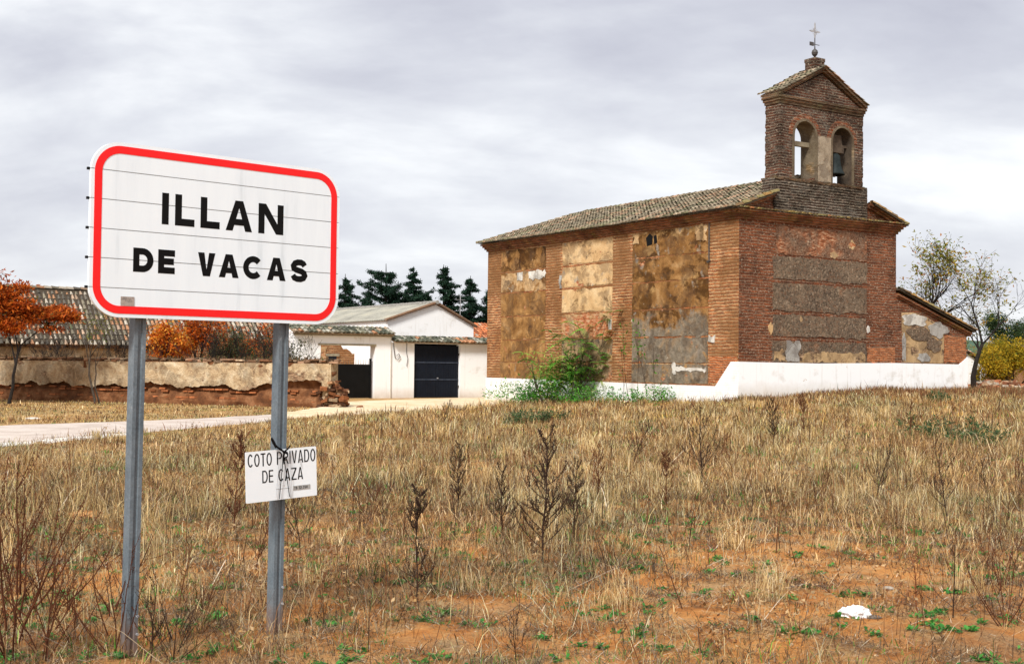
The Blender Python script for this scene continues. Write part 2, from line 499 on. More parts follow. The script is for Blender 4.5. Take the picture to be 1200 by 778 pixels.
M['tile'] = attr_mat('roof_tile', .9, var=.5, scale=14, bmp=.3)
M['wood_dark'] = mottled('dark_wood', [(.05, .035, .025), (.11, .08, .055)], 6)
M['wood_grey'] = mottled('grey_wood', [(.20, .165, .11), (.34, .29, .20)], 5)
M['iron'] = mottled('iron', [(.03, .028, .027), (.07, .06, .055)], 8, .6, .2, spec=.5)
M['iron_pale'] = mottled('pale_iron', [(.20, .20, .21), (.40, .40, .41)], 9, .5, .1, spec=.5)
M['bronze'] = mottled('bell_bronze', [(.010, .014, .014), (.022, .030, .029)], 7, .6, .2, spec=.15)
M['under'] = mottled('tile_underlay', [(.05, .035, .025), (.10, .075, .05)], 4)
M['navy'] = mottled('navy_paint', [(.004, .006, .012), (.007, .011, .020)], 3, .6, .1, spec=.2)
M['navy_rail'] = mottled('navy_rail', [(.03, .04, .06), (.07, .085, .12)], 5, .5, .1)
M['black'] = mottled('black_metal', [(.002, .002, .002), (.005, .005, .005)], 3, .6, .1, spec=.15)
M['bark'] = mottled('bark', [(.035, .027, .02), (.085, .065, .048)], 9, .95, .6)
M['bark_dark'] = mottled('dark_bark', [(.010, .008, .007), (.028, .022, .018)], 9, .95, .6)
M['leaf'] = attr_mat('leaf', .7, trans=.45)
M['needle'] = attr_mat('needle', .8, trans=.12)
M['grass'] = attr_mat('dry_blade', .85, trans=.25)
M['weed'] = mottled('weed_stalk', [(.018, .010, .007), (.05, .025, .014)], 12, .9, 0)
M['weed_red'] = mottled('rusty_weed_stalk', [(.05, .017, .008), (.125, .040, .015)], 12, .9, 0)
M['weed_tan'] = mottled('tan_weed_stalk', [(.22, .13, .06), (.42, .28, .13)], 12, .9, 0)

# ------------------------------------------------------------------ terrain
def make_ground():
    ys = np.concatenate([np.linspace(-60, 3.5, 14)[:-1], 3.5 * 1.0098 ** np.arange(0, 318), 78 * 1.09 ** np.arange(0, 50)])
    ys = np.unique(ys)
    s = np.linspace(-1, 1, 301)
    X, Y = [], []
    for y in ys:
        w = 14 + 1.3 * abs(y)
        X.append(w * (.33 * s + .67 * s ** 5)); Y.append(np.full_like(s, y))
    X = np.array(X); Y = np.array(Y); Z = ground_z(X, Y)
    nr, nc = X.shape
    idx = np.arange(nr * nc).reshape(nr, nc)
    q = np.stack([idx[:-1, :-1], idx[:-1, 1:], idx[1:, 1:], idx[1:, :-1]], -1).reshape(-1, 4)
    G_ = new_mat('field_soil')
    v = G_.obj
    big = G_.noise(v, .45, 6, .6, .5)
    mid = G_.noise(v, 2.2, 6, .65, .4)
    fine = G_.noise(v, 42, 6, .78)
    c = G_.ramp(mid, [(.30, (.24, .10, .032)), (.41, (.47, .180, .043)), (.53, (.63, .285, .082)), (.66, (.72, .43, .18))])
    c = G_.mix(.5, c, G_.ramp(fine, [(.3, .2), (.7, .8)]), 'OVERLAY')
    lit = G_.noise(G_.map(v, rot=(0, 0, .6), scale=(1, 1.25, 1)), 34, 6, .8)
    litm = G_.math('MULTIPLY', G_.step(G_.math('ADD', G_.math('MULTIPLY', big, .5), G_.math('MULTIPLY', mid, .5)), .47, .60), .7)
    straw = G_.ramp(lit, [(.34, (.06, .042, .028)), (.48, (.17, .115, .068)), (.62, (.40, .28, .15))])
    c = G_.mix(litm, c, straw)
    far = G_.ramp(G_.math('MULTIPLY', G_.sep(v)[1], .01), [(.10, 0.), (.26, 1.)])
    c = G_.mix(G_.math('MULTIPLY', far, .75), c, G_.ramp(mid, [(.3, (.22, .14, .06)), (.5, (.40, .26, .105)), (.7, (.50, .35, .15))]))
    G_.set(G_.bs.inputs['Base Color'], c)
    bump(G_, G_.math('ADD', fine, G_.math('MULTIPLY', lit, .7)), .8, .035)
    o = np_mesh('ground', np.stack([X, Y, Z], -1).reshape(-1, 3), q, np.zeros((0, 3), int), None, G_.m)
    o.data.shade_smooth()
    tag(o, kind='structure')


make_ground()


def sheet(name, lo, hi, mat, lift=.03, nu=60, nv=10):
    """strip between two pixel polylines laid on the ground"""
    A = np.array([on_ground(*p) for p in lo]); B = np.array([on_ground(*p) for p in hi])
    def res(P):
        d = np.r_[0, np.cumsum(np.linalg.norm(np.diff(P, axis=0), axis=1))]
        t = np.linspace(0, d[-1], nu); return np.stack([np.interp(t, d, P[:, k]) for k in range(3)], -1)
    A, B = res(A), res(B)
    V = A[None] * (1 - np.linspace(0, 1, nv))[:, None, None] + B[None] * np.linspace(0, 1, nv)[:, None, None]
    V[..., 0] += .12 * snoise(V[..., 0], V[..., 1], 1.5, 9) * 1
    V[..., 2] = ground_z(V[..., 0], V[..., 1]) + lift
    V[0, :, 2] -= lift + .02; V[-1, :, 2] -= lift + .02
    idx = np.arange(nu * nv).reshape(nv, nu)
    q = np.stack([idx[:-1, :-1], idx[:-1, 1:], idx[1:, 1:], idx[1:, :-1]], -1).reshape(-1, 4)
    o = np_mesh(name, V.reshape(-1, 3), q, np.zeros((0, 3), int), None, mat)
    tag(o, kind='structure')
    return A, B


road_m = mottled('pale_road', [(.37, .30, .25), (.50, .42, .36), (.57, .50, .44)], 1.2, .95, .35, 45)
yard_m = mottled('yard_dirt', [(.50, .36, .20), (.64, .50, .32), (.70, .58, .42)], .8, .95, .35, 30)
sheet('road', [(-260, 556), (0, 522), (150, 509), (235, 501.5), (300, 496), (350, 489)], [(-260, 512), (0, 498), (150, 493.5), (235, 490.5), (320, 486), (380, 481)], road_m, .035)
sheet('yard', [(318, 493.5), (350, 489.5), (430, 486), (500, 482), (570, 477), (600, 474)], [(318, 487), (372, 478), (400, 470.5), (480, 467.5), (570, 465.5), (640, 464)], yard_m, .05)
road_edge = mottled('road_edge_chalk', [(.58, .53, .47), (.74, .70, .64)], 3, .95, .3)
sheet('road_edge', [(-200, 550), (0, 524.2), (120, 513.4), (165, 509.2)], [(-200, 545), (0, 521.2), (120, 511), (165, 507.4)], road_edge, .05, 60, 4)

# distant hill
def make_hill():
    th = np.linspace(-.75, .75, 160)
    V = []
    for k, (r, hf) in enumerate([(380, 0), (430, .75), (500, 1), (640, .7), (800, 0)]):
        h = 9.5 + 4 * np.sin(th * 6 + .6) + 1.2 * np.sin(th * 23) + .6 * np.sin(th * 71 + k)
        V.append(np.stack([r * np.sin(th), r * np.cos(th), np.maximum(h, 1) * hf + .3], -1))
    V = np.array(V); nr, nc, _ = V.shape
    idx = np.arange(nr * nc).reshape(nr, nc)
    q = np.stack([idx[:-1, :-1], idx[:-1, 1:], idx[1:, 1:], idx[1:, :-1]], -1).reshape(-1, 4)
    o = np_mesh('hill', V.reshape(-1, 3), q, np.zeros((0, 3), int), None, mottled('hill_scrub', [(.03, .06, .045), (.055, .10, .06), (.10, .14, .08)], .05, 1, 0, .6))
    o.data.shade_smooth()
    tag(o, kind='structure')


make_hill()


# ------------------------------------------------------------------ roofs of curved tiles
PAL_CHURCH = [((.20, .16, .105), 5), ((.24, .195, .13), 5), ((.165, .14, .095), 3), ((.32, .20, .125), 3), ((.33, .26, .18), 2), ((.17, .16, .09), 2)]
PAL_BARN = [((.20, .17, .12), 4), ((.38, .33, .26), 4), ((.33, .17, .09), 3), ((.11, .095, .075), 4), ((.36, .25, .17), 3), ((.12, .13, .07), 1)]
PAL_RED = [((.46, .15, .06), 5), ((.52, .21, .10), 4), ((.34, .11, .05), 2), ((.48, .34, .24), 1)]
PAL_COPING = [((.10, .105, .075), 4), ((.19, .18, .13), 3), ((.30, .22, .15), 2), ((.38, .19, .10), 1), ((.33, .31, .25), 2)]


def pick(pal, rng):
    w = np.array([p[1] for p in pal], float)
    c = np.array(pal[rng.choice(len(pal), p=w / w.sum())][0])
    return tuple(c * rng.uniform(.75, 1.25))


def tiles(mb, O, A, U, L, S, pal, rng, r=.085, pitch=.205, expo=.34, clip=None, sag=0, colcoh=.5):
    O, A, U = (np.array(k, float) for k in (O, A, U))
    A /= np.linalg.norm(A); U /= np.linalg.norm(U); N = np.cross(A, U)
    if N[2] < 0: N = -N
    nc = max(1, int(L / pitch)); nrw = max(1, int(math.ceil(S / expo)))
    th = np.linspace(0, math.pi, 6)
    for i in range(nc):
        a = (i + .5) * L / nc
        cc = pick(pal, rng)
        for j in range(nrw):
            s0 = j * expo - .03; s1 = min(S, s0 + expo + .10)
            if clip and not clip(a, (s0 + s1) / 2): continue
            c = pick(pal, rng) if rng.random() > colcoh else tuple(np.array(cc) * rng.uniform(.7, 1.3))
            da = rng.normal(0, .012); tw = rng.normal(0, .012); lift = rng.normal(0, .006)
            dz = sag * math.sin(math.pi * a / L) if sag else 0
            rr = r * rng.uniform(.94, 1.06)
            v = []
            for (s, q, up) in ((s0, rr, .045), (s1, rr * .86, .012)):
                for t in th:
                    p = O + A * (a + da + (tw if s == s1 else 0) + q * math.cos(t)) + U * s + N * (q * .8 * math.sin(t) + up + lift)
                    p = p + np.array([0, 0, -dz]); v.append(p)
            f = [(k, k + 1, k + 7, k + 6) for k in range(5)]
            if j == 0: f.append((0, 1, 2, 3, 4, 5))
            mb.add(v, f, c)


def under_slab(mb, O, A, U, L, S, t=.05, col=(.06, .045, .03)):
    O, A, U = (np.array(k, float) for k in (O, A, U))
    A /= np.linalg.norm(A); U /= np.linalg.norm(U); N = np.cross(A, U)
    if N[2] < 0: N = -N
    b = [O, O + A * L, O + A * L + U * S, O + U * S]
    mb.add([p - N * t for p in b] + [p for p in b], [(0, 3, 2, 1), (4, 5, 6, 7), (0, 1, 5, 4), (1, 2, 6, 5), (2, 3, 7, 6), (3, 0, 4, 7)], col)


# ------------------------------------------------------------------ church
RZ = math.radians(33.2)
CH = root('church', (7.967, 43.5, 0), RZ, 'weathered brick church with a bell gable over its front and a whitewashed base', 'church')
W_, L_ = 8.3, 16.65          # facade width, length of the long side
EAVE = 7.05
rng = np.random.default_rng(3)


def ragged(x0, x1, z0, z1, rng, amp=.05, step=.09):
    """outline of a rectangle with worn edges"""
    P = []
    def seg(a, b):
        L = float(np.hypot(b[0] - a[0], b[1] - a[1])); n = max(3, int(L / step))
        w = np.convolve(rng.normal(0, 1, n + 8), [.2, .6, 1, .6, .2], 'valid')[:n] * .55
        w = w * np.clip(rng.normal(.6, .6, n), .1, 2)
        nx, ny = -(b[1] - a[1]) / L, (b[0] - a[0]) / L
        for i in range(n):
            t = i / n; P.append((a[0] + (b[0] - a[0]) * t + nx * w[i] * amp * .6, a[1] + (b[1] - a[1]) * t + ny * w[i] * amp * .6))
    seg((x0, z0), (x1, z0)); seg((x1, z0), (x1, z1)); seg((x1, z1), (x0, z1)); seg((x0, z1), (x0, z0))
    return P


def panel_side(parent, v0, v1, z0, z1, m, thick=.012, amp=.05, name='plaster_panel'):
    mb = MB(); mb.prism(ragged(v0, v1, z0, z1, rng, amp), 'x', -thick, .05)
    return mb.build(name, M[m], parent)


def panel_front(parent, u0, u1, z0, z1, m, thick=.02, amp=.05, name='plaster_panel'):
    mb = MB(); mb.prism(ragged(u0, u1, z0, z1, rng, amp), 'y', -thick, .05)
    return mb.build(name, M[m], parent)


def blob(c, r, seed):
    r_ = np.random.default_rng(seed); P = []; ph = r_.uniform(0, 6.28, 6); am = r_.uniform(.02, .11, 6)
    for t in np.linspace(0, 2 * math.pi, 44)[:-1]:
        k = 1 + sum(am[i] * math.sin((i + 1.) * t + ph[i]) for i in range(6)) + r_.normal(0, .03)
        P.append((c[0] + r[0] * k * math.cos(t), c[1] + r[1] * k * math.sin(t)))
    return P


def blob_side(parent, c, r, m, seed, thick=.027):
    mb = MB(); mb.prism(blob(c, r, seed), 'x', -thick, .05); return mb.build('patch', M[m], parent)


def blob_front(parent, c, r, m, seed, thick=.026):
    mb = MB(); mb.prism(blob(c, r, seed), 'y', -thick, .05); return mb.build('patch', M[m], parent)


# nave walls: long side (x=0), front (y=0), back and far side
mb = MB(); mb.add([(0, .0, -1.2), (0, L_, -1.2), (0, L_, EAVE), (0, .0, EAVE), (.7, .7, -1.2), (.7, L_ - .7, -1.2), (.7, L_ - .7, EAVE), (.7, .7, EAVE)],
                  [(0, 1, 2, 3), (4, 7, 6, 5), (3, 2, 6, 7)])
side = mb.build('side_wall', M['brick_side'], CH)
mb = MB()
mb.add([(0, 0, -1.2), (W_, 0, -1.2), (W_, 0, EAVE), (0, 0, EAVE), (.7, .7, -1.2), (W_ - .7, .7, -1.2), (W_ - .7, .7, EAVE), (.7, .7, EAVE)],
       [(0, 3, 2, 1), (4, 5, 6, 7), (3, 7, 6, 2)])
front = mb.build('front_wall', M['brick_front'], CH)
mb = MB()
mb.add([(W_, 0, -1.2), (W_, L_, -1.2), (W_, L_, EAVE), (W_, 0, EAVE)], [(0, 1, 2, 3)])
mb.add([(0, L_, -1.2), (W_, L_, -1.2), (W_, L_, EAVE), (0, L_, EAVE)], [(0, 3, 2, 1)])
mb.build('rear_wall', M['brick_side'], CH)

# long side: three bays of render between brick piers, cut into strips by single brick courses
bayA, bayB, bayC = (11.92, 15.47), (7.21, 10.69), (1.56, 5.95)
zz = [1.02, 1.78, 2.78, 3.84, 4.90, 5.86, 6.86]
for k, m in enumerate(['bay_a', 'bay_a', 'bay_a', 'bay_a', 'bay_a_pale', 'bay_a']):
    panel_side(side, bayA[0], bayA[1], zz[k] + (.04 if k else 0), zz[k + 1] - (.02 if k < 4 else .05), m)
for k, m in enumerate(['bay_b_low', 'bay_b_low', 'buff_worn', 'buff', 'buff', 'buff']):
    panel_side(side, bayB[0], bayB[1], zz[k] + .06, zz[k + 1] - .05, m)
for k, m in enumerate(['bay_c'] * 6):
    panel_side(side, bayC[0], bayC[1], zz[k] + .03, zz[k + 1] - .03, m)
# patches and worn spots
for v0, v1, z0, z1, m in [(13.72, 14.15, 5.42, 5.80, 'pale_patch'), (11.98, 12.62, 5.44, 5.82, 'pale_patch'), (12.68, 13.22, 5.46, 5.80, 'pale_patch'), (7.24, 7.42, 3.12, 3.48, 'pale_patch'),
                          (1.22, 1.52, 2.58, 2.82, 'pale_patch'), (10.72, 10.86, 4.92, 5.5, 'cement'), (1.64, 2.3, 6.30, 6.80, 'buff'), (5.55, 5.9, 6.42, 6.82, 'buff'), (1.64, 3.5, 1.52, 1.64, 'pale_patch'), (3.32, 3.55, 1.36, 1.74, 'pale_patch')]:
    panel_side(side, v0, v1, z0, z1, m, .028 + .001 * z0, .09, 'patch')
# the hole under the eaves and a down spike
mb = MB(); mb.prism([(4.75, 6.35), (5.05, 6.3), (5.12, 6.62), (4.9, 6.78), (4.72, 6.66)], 'x', -.027, .05); mb.prism([(4.45, 6.4), (4.62, 6.35), (4.66, 6.66), (4.5, 6.7)], 'x', -.027, .05)
mb.build('hole', M['black'], side)
mb = MB(); mb.tube([(-.05, 1.50, 6.9), (-.05, 1.50, 5.55)], .025, 5); mb.tube([(-.02, 1.50, 5.5), (-.16, 1.46, 5.46)], .05, 6)
mb.build('drain_spout', M['iron'], side)
# bright re-laid bricks at the foot of the corner
panel_side(side, .08, 1.5, 1.06, 2.05, 'brick_bright', .012, .06, 'repaired_brick')
# whitewash of the base
mb = MB(); mb.prism([(-.035, -1.2), (L_ + .03, -1.2), (L_ + .03, 1.07), (11, 1.05), (6, 1.0), (1.15, .98), (.35, 1.86), (-.035, 1.86)], 'x', -.035, .3)
mb.build('whitewash', M['white_peel'], side)

# front: five rubble panels between brick courses
fz = [(1.86, 2.62), (2.80, 3.58), (3.74, 4.71), (4.88, 5.70), (5.76, 6.80)]
for (z0, z1), m in zip(fz, ['rubble', 'rubble', 'rubble', 'rubble', 'rubble_brick']):
    panel_front(front, 1.66 if m == 'rubble' else 1.8, 6.6, z0, z1, m, .018, .06)
for u0, u1, z0, z1, m in [(2.35, 3.0, 1.87, 2.66, 'cement'), (3.0, 6.5, 1.87, 2.22, 'ochre_front'), (1.72, 2.32, 1.87, 2.25, 'ochre_front'), (1.45, 1.66, 2.85, 3.3, 'buff'),
                          (6.62, 6.78, 3.0, 3.3, 'pale_patch'), (5.6, 5.95, 6.15, 6.5, 'buff'), (4.6, 5.0, 5.75, 6.02, 'buff'), (3.0, 3.16, 3.35, 3.55, 'buff')]:
    blob_front(front, ((u0 + u1) / 2, (z0 + z1) / 2), ((u1 - u0) / 2 * .95, (z1 - z0) / 2 * .95), m, int(u0 * 100)) if m not in ('ochre_front', 'cement') else panel_front(front, u0, u1, z0, z1, m, .03, .12, 'patch')
panel_front(front, 6.65, 8.25, 1.9, 2.5, 'brick_bright', .01, .08, 'repaired_brick')
EXT = 12.62
mb = MB(); mb.prism([(-.031, -1.2), (EXT + .03, -1.2), (EXT + .03, 2.18), (EXT - .5, 1.88), (8, 1.90), (4, 1.84), (-.031, 1.86)], 'y', -.038, .3)
mb.build('whitewash', M['white_front'], front)

# brick cornice, stepped
mb = MB()
for k, (z0, z1, p) in enumerate([(6.90, 6.99, .06), (6.992, 7.08, .13), (7.082, 7.17, .20), (7.172, 7.24, .27)]):
    mb.box((-p, -p, z0), (W_ + p, .69 + k * .001, z1)); mb.box((-p - .001, .69, z0 + .001), (.69, L_ + p, z1 - .001)); mb.box((W_ - .69, .69, z0), (W_ + p + .001, L_ + p, z1 - .001))
mb.build('cornice', M['cornice'], CH)
mb = MB(); tiles(mb, (-.28, -.30, 7.235), (1, 0, 0), (0, .97, .22), W_ + .56, .36, [((.22, .15, .05), 3), ((.19, .16, .07), 3), ((.12, .08, .04), 3), ((.28, .12, .05), 2)], rng, r=.07, pitch=.17)
mb.build('cornice_tiles', M['tile'], CH)
# front gable wall
RIDGE_U, RIDGE_Z = W_ / 2, 8.86
OH, EZ = .38, 7.27
slope = (RIDGE_Z - EZ) / (RIDGE_U + OH)
mb = MB(); mb.prism([(0, 7.24), (W_, 7.24), (W_, EZ + OH * slope - .02), (RIDGE_U, RIDGE_Z - .05), (0, EZ + OH * slope - .02)], 'y', .02, .6)
mb.build('gable_wall', M['brick_front'], CH)
# raking cornice courses
mb = MB()
for sgn in (1, -1):
    mb = MB()
    for k in range(2):
        p = .10 + .10 * k; dz = -.20 + .09 * k
        pts = []
        for u in (-.25, 1.66):
            uu = u if sgn > 0 else W_ - u
            z = EZ + (u + OH) * slope + dz
            pts += [(uu, -p, z), (uu, .55, z), (uu, .55, z + .085), (uu, -p, z + .085)]
        mb.add(pts, [(0, 1, 2, 3), (4, 7, 6, 5), (0, 4, 5, 1), (1, 5, 6, 2), (2, 6, 7, 3), (3, 7, 4, 0)])
    mb.build('raking_cornice', M['cornice'], CH)

# roof
mb = MB()
sl_len = math.hypot(RIDGE_U + OH, RIDGE_Z - EZ)
ua = np.array([RIDGE_U + OH, 0, RIDGE_Z - EZ]) / sl_len
V0, V1 = -.30, L_ + .35
HIPV = L_ - 1.5
def hip_left(a, s): return a + V0 < V1 - (V1 - HIPV) * s / sl_len and not (a + V0 < .90 and s / sl_len * (RIDGE_U + OH) - OH > 1.52)
under_slab(mb, (-OH, .84, EZ), (0, 1, 0), ua, HIPV - .84, sl_len); under_slab(mb, (-OH, V0, EZ), (0, 1, 0), ua, .84 - V0, sl_len * .42)
mb.add([(-OH, HIPV, EZ), (-OH, V1, EZ), (RIDGE_U, HIPV, RIDGE_Z)], [(0, 1, 2)], (.08, .07, .05))
tiles(mb, (-OH - .06, V0, EZ), (0, 1, 0), ua, V1 - V0, sl_len + .04, PAL_CHURCH, rng, clip=hip_left, sag=.05, colcoh=.72)
ub = ua * np.array([-1, 1, 1])
under_slab(mb, (W_ + OH, .84, EZ), (0, 1, 0), ub, HIPV - .84, sl_len); under_slab(mb, (W_ + OH, V0, EZ), (0, 1, 0), ub, .84 - V0, sl_len * .42)
mb.add([(W_ + OH, HIPV, EZ), (W_ + OH, V1, EZ), (RIDGE_U, HIPV, RIDGE_Z)], [(0, 1, 2)], (.08, .07, .05))
tiles(mb, (W_ + OH + .06, V0, EZ), (0, 1, 0), ub, V1 - V0, sl_len + .04, PAL_CHURCH, rng, clip=hip_left, colcoh=.45)
mb.add([(-OH, V1, EZ), (W_ + OH, V1, EZ), (RIDGE_U, HIPV, RIDGE_Z)], [(0, 1, 2)], (.2, .17, .12))
# ridge and verge tiles
def cap_row(mb, P, Q, pal, r=.11, step=.36):
    P, Q = np.array(P, float), np.array(Q, float); d = Q - P; Ln = np.linalg.norm(d); d /= Ln
    a = np.cross(d, (0, 0, 1)); a /= np.linalg.norm(a); n_ = np.cross(a, d)
    if n_[2] < 0: n_ = -n_
    for k in range(int(Ln / step)):
        c = pick(pal, rng); v = []
        for s, q, up in ((k * step - .03, r, .03), (k * step + step + .03, r * .88, .0)):
            for t in np.linspace(0, math.pi, 6):
                v.append(P + d * s + a * q * math.cos(t) + n_ * (q * math.sin(t) + up) + rng.normal(0, .004, 3))
        mb.add(v, [(i, i + 1, i + 7, i + 6) for i in range(5)] + [(0, 1, 2, 3, 4, 5)], c)
cap_row(mb, (RIDGE_U, .86, RIDGE_Z), (RIDGE_U, HIPV, RIDGE_Z), PAL_CHURCH)
cap_row(mb, (-OH, V1, EZ), (RIDGE_U, HIPV, RIDGE_Z), PAL_CHURCH)
PAL_VERGE = [((.30, .17, .06), 3), ((.24, .19, .08), 3), ((.16, .10, .05), 2), ((.38, .26, .14), 1)]
cap_row(mb, (-OH, -.22, EZ), (1.75, -.22, EZ + (1.75 + OH) * slope), PAL_VERGE, .10)
cap_row(mb, (W_ + OH, -.22, EZ), (6.5, -.22, EZ + (1.8 + OH) * slope), PAL_VERGE, .10)
mb.build('roof', M['tile'], CH)

# bell gable
BT = root('bell_gable', (0, 0, 0)); BT.parent = CH
TH = .72
mb = MB(); mb.box((1.70, -.06, 7.245), (6.55, TH - .1, 8.52))
for k in range(260):
    u = rng.uniform(1.7, 6.3); z = 7.26 + .1 * rng.integers(0, 12); p = rng.uniform(.006, .03); mb.box((u, -.06 - p, z), (u + rng.uniform(.12, .27), 0, z + .075))
for k in range(60):
    z = rng.uniform(7.5, 8.45); p = rng.uniform(.01, .04); mb.box((1.7 - p, -.05, z), (1.8, .3, z + .075)); mb.box((6.45, -.05, z), (6.55 + p, .3, z + .075))
mb.build('base', M['brick_tower_base'], BT)
mb = MB()
for k in range(70):
    u = rng.uniform(1.8, 6.45); mb.box((u - .13, -.08, 8.47 + rng.uniform(-.02, .03)), (u + .13, .1, 8.56), None, None, None, .02, rng)
mb.box((1.70, -.06, 8.49), (6.56, TH - .05, 8.555))
mb.build('ledge', M['cornice_tower'], BT)
X0, X1, Z0, ZS, Z1 = 1.98, 6.36, 8.55, 10.16, 11.26
OPS = [(2.69, 3.80), (4.69, 5.76)]
def arch_pts(a, b, n=14):
    c, r = (a + b) / 2, (b - a) / 2
    return [(c - r * math.cos(math.pi * k / n), ZS + r * math.sin(math.pi * k / n)) for k in range(n + 1)]
mb = MB(); rv = MB()
for y, flip in ((0., False), (TH, True)):
    def quad(*p):
        v = [(a, y, b) for a, b in p]; mb.add(v, [(3, 2, 1, 0) if not flip else (0, 1, 2, 3)])
    edges = [X0] + [e for o in OPS for e in o] + [X1]
    for i in range(0, len(edges), 2): quad((edges[i], Z0), (edges[i + 1], Z0), (edges[i + 1], Z1), (edges[i], Z1))
    for a, b in OPS:
        ap = arch_pts(a, b)
        for p, q in zip(ap[:-1], ap[1:]): quad(p, q, (q[0], Z1), (p[0], Z1))
mb.add([(X0, 0, Z0), (X0, TH, Z0), (X0, TH, Z1), (X0, 0, Z1)], [(0, 3, 2, 1)]); mb.add([(X1, 0, Z0), (X1, TH, Z0), (X1, TH, Z1), (X1, 0, Z1)], [(0, 1, 2, 3)])
for k in range(330):
    z = rng.uniform(Z0, Z1); xx = X0 if rng.random() < .55 else X1; yy_ = 0 if rng.random() < .7 else TH
    p = rng.uniform(.003, .022); w = rng.uniform(.08, .26)
    if rng.random() < .5: mb.box((xx - p, yy_ - p if yy_ == 0 else yy_ - w, z), (xx + p, yy_ + w if yy_ == 0 else yy_ + p, z + .07))
    else: mb.box((xx - (p if xx == X0 else w), yy_ - p, z), (xx + (w if xx == X0 else p), yy_ + p, z + .07))
mb.build('belfry_wall', M['brick_tower'], BT)
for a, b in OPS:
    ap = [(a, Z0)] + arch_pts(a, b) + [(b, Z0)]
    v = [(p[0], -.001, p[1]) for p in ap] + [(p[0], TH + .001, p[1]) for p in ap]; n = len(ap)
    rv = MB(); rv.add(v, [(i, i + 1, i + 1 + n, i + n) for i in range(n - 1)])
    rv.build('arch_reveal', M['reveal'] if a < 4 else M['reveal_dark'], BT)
# raised brick arches and plastered centre pier
mb = MB()
for a, b in OPS:
    for (r0, r1, p) in ((.004, .09, .05), (.095, .28, .025)):
        c, r = (a + b) / 2, (b - a) / 2
        inner = [(c - (r + r0) * math.cos(t), ZS + (r + r0) * math.sin(t)) for t in np.linspace(0, math.pi, 15)]
        outer = [(c - (r + r1) * math.cos(t), ZS + (r + r1) * math.sin(t)) for t in np.linspace(0, math.pi, 15)]
        if p == .05:
            inner = [(a - r0, Z0)] + inner + [(b + r0, Z0)]; outer = [(a - r1, Z0)] + outer + [(b + r1, Z0)]
        n = len(inner)
        v = [(q[0], -p, q[1]) for q in inner] + [(q[0], -p, q[1]) for q in outer] + [(q[0], .0, q[1]) for q in inner] + [(q[0], .0, q[1]) for q in outer]
        f = []
        for i in range(n - 1): f += [(i, i + 1, n + i + 1, n + i), (n + i, n + i + 1, 3 * n + i + 1, 3 * n + i), (i, 2 * n + i, 2 * n + i + 1, i + 1)]
        if p == .025: mb.add(v, f)
        else:
            m2 = MB(); m2.add(v, f); m2.build('arch_surround', M['reveal'], BT)
mb.build('arch_bricks', M['brick_front'], BT)
mb = MB(); mb.prism(ragged(3.90, 4.59, 8.57, 10.25, rng, .03), 'y', -.06, .02); mb.build('pier_plaster', M['pier'], BT)
# beam in the left opening
mb = MB(); mb.box((2.60, .30, 9.86), (3.89, .46, 10.03)); mb.build('beam', M['wood_grey'], BT)
mb = MB(); mb.box((4.60, .24, 10.02), (5.85, .40, 10.12)); mb.build('headstock_beam', M['wood_dark'], BT)
# cornice and pediment of the bell gable
mb = MB()
for z0, z1, p in ((11.26, 11.36, .04), (11.362, 11.46, .08), (11.462, 11.54, .12)): mb.box((X0 - p, -p, z0), (X1 + p, TH + p, z1))
mb.build('belfry_cornice', M['cornice_tower'], BT)
AP = 12.70; UC = (X0 + X1) / 2
mb = MB(); mb.prism([(X0 + .05, 11.54), (X1 - .05, 11.54), (UC, AP - .10)], 'y', .02, TH)
mb.build('pediment', M['brick_tower'], BT)
mb = MB(); half = (X1 - X0) / 2 + .13; s2 = (AP - 11.50) / half
for sgn in (1, -1):
    for k in range(2):
        p = .06 + .08 * k; dz = -.16 + .085 * k; pts = []
        for t in (0., half):
            uu = UC - sgn * (half - t); z = 11.55 + t * s2 + dz + .09
            pts += [(uu, -p, z), (uu, TH + p, z), (uu, TH + p, z + .083), (uu, -p, z + .083)]
        mb.add(pts, [(0, 1, 2, 3), (4, 7, 6, 5), (0, 4, 5, 1), (1, 5, 6, 2), (2, 6, 7, 3), (3, 7, 4, 0)])
mb.build('raking_moulding', M['cornice_tower'], BT)
mb = MB()
sl2 = math.hypot(half, AP - 11.5)
for sgn in (1, -1):
    tiles(mb, (UC - sgn * half, -.22, 11.66), (0, 1, 0), (sgn * half, 0, AP - 11.5), TH + .5, sl2, PAL_CHURCH, rng, r=.075, pitch=.18, expo=.3)
mb.build('pediment_roof', M['tile'], BT)
mb = MB(); mb.box((UC - .25, .14, 12.3), (UC + .25, .64, 13.16)); mb.box((UC - .27, .12, 13.10), (UC + .27, .66, 13.23)); mb.build('pedestal', M['brick_tower'], BT)
# iron cross with ball and vane
CRS = MB(); cx, cy = UC, .39
CRS.lathe([(0, 13.22), (.05, 13.24), (.03, 13.32), (.10, 13.40), (.125, 13.48), (.10, 13.56), (.03, 13.62), (.02, 13.70)], (cx, cy, 0), 12)
CRS.tube([(cx, cy, 13.6), (cx, cy, 14.02)], .02, 6)
CRS.box((cx - .27, cy - .012, 13.72), (cx - .06, cy + .012, 13.86)); CRS.box((cx - .06, cy - .010, 13.78), (cx + .24, cy + .010, 13.80))
cross = CRS.build('finial', M['iron'], BT)
mb = MB(); zc = 14.28
for dx, dz in ((1, 0), (-1, 0), (0, 1), (0, -1)):
    w = .045; ln_ = .30 if dz == 0 else (.36 if dz > 0 else .30)
    p = [(0, 0), (.10, w), (ln_ * .75, w * .6), (ln_, 0), (ln_ * .75, -w * .6), (.10, -w)]
    pts = [(cx + dx * a + dz * b * 1., zc + dz * a + dx * b) for a, b in p]
    mb.prism(pts, 'y', cy - .012, cy + .012)
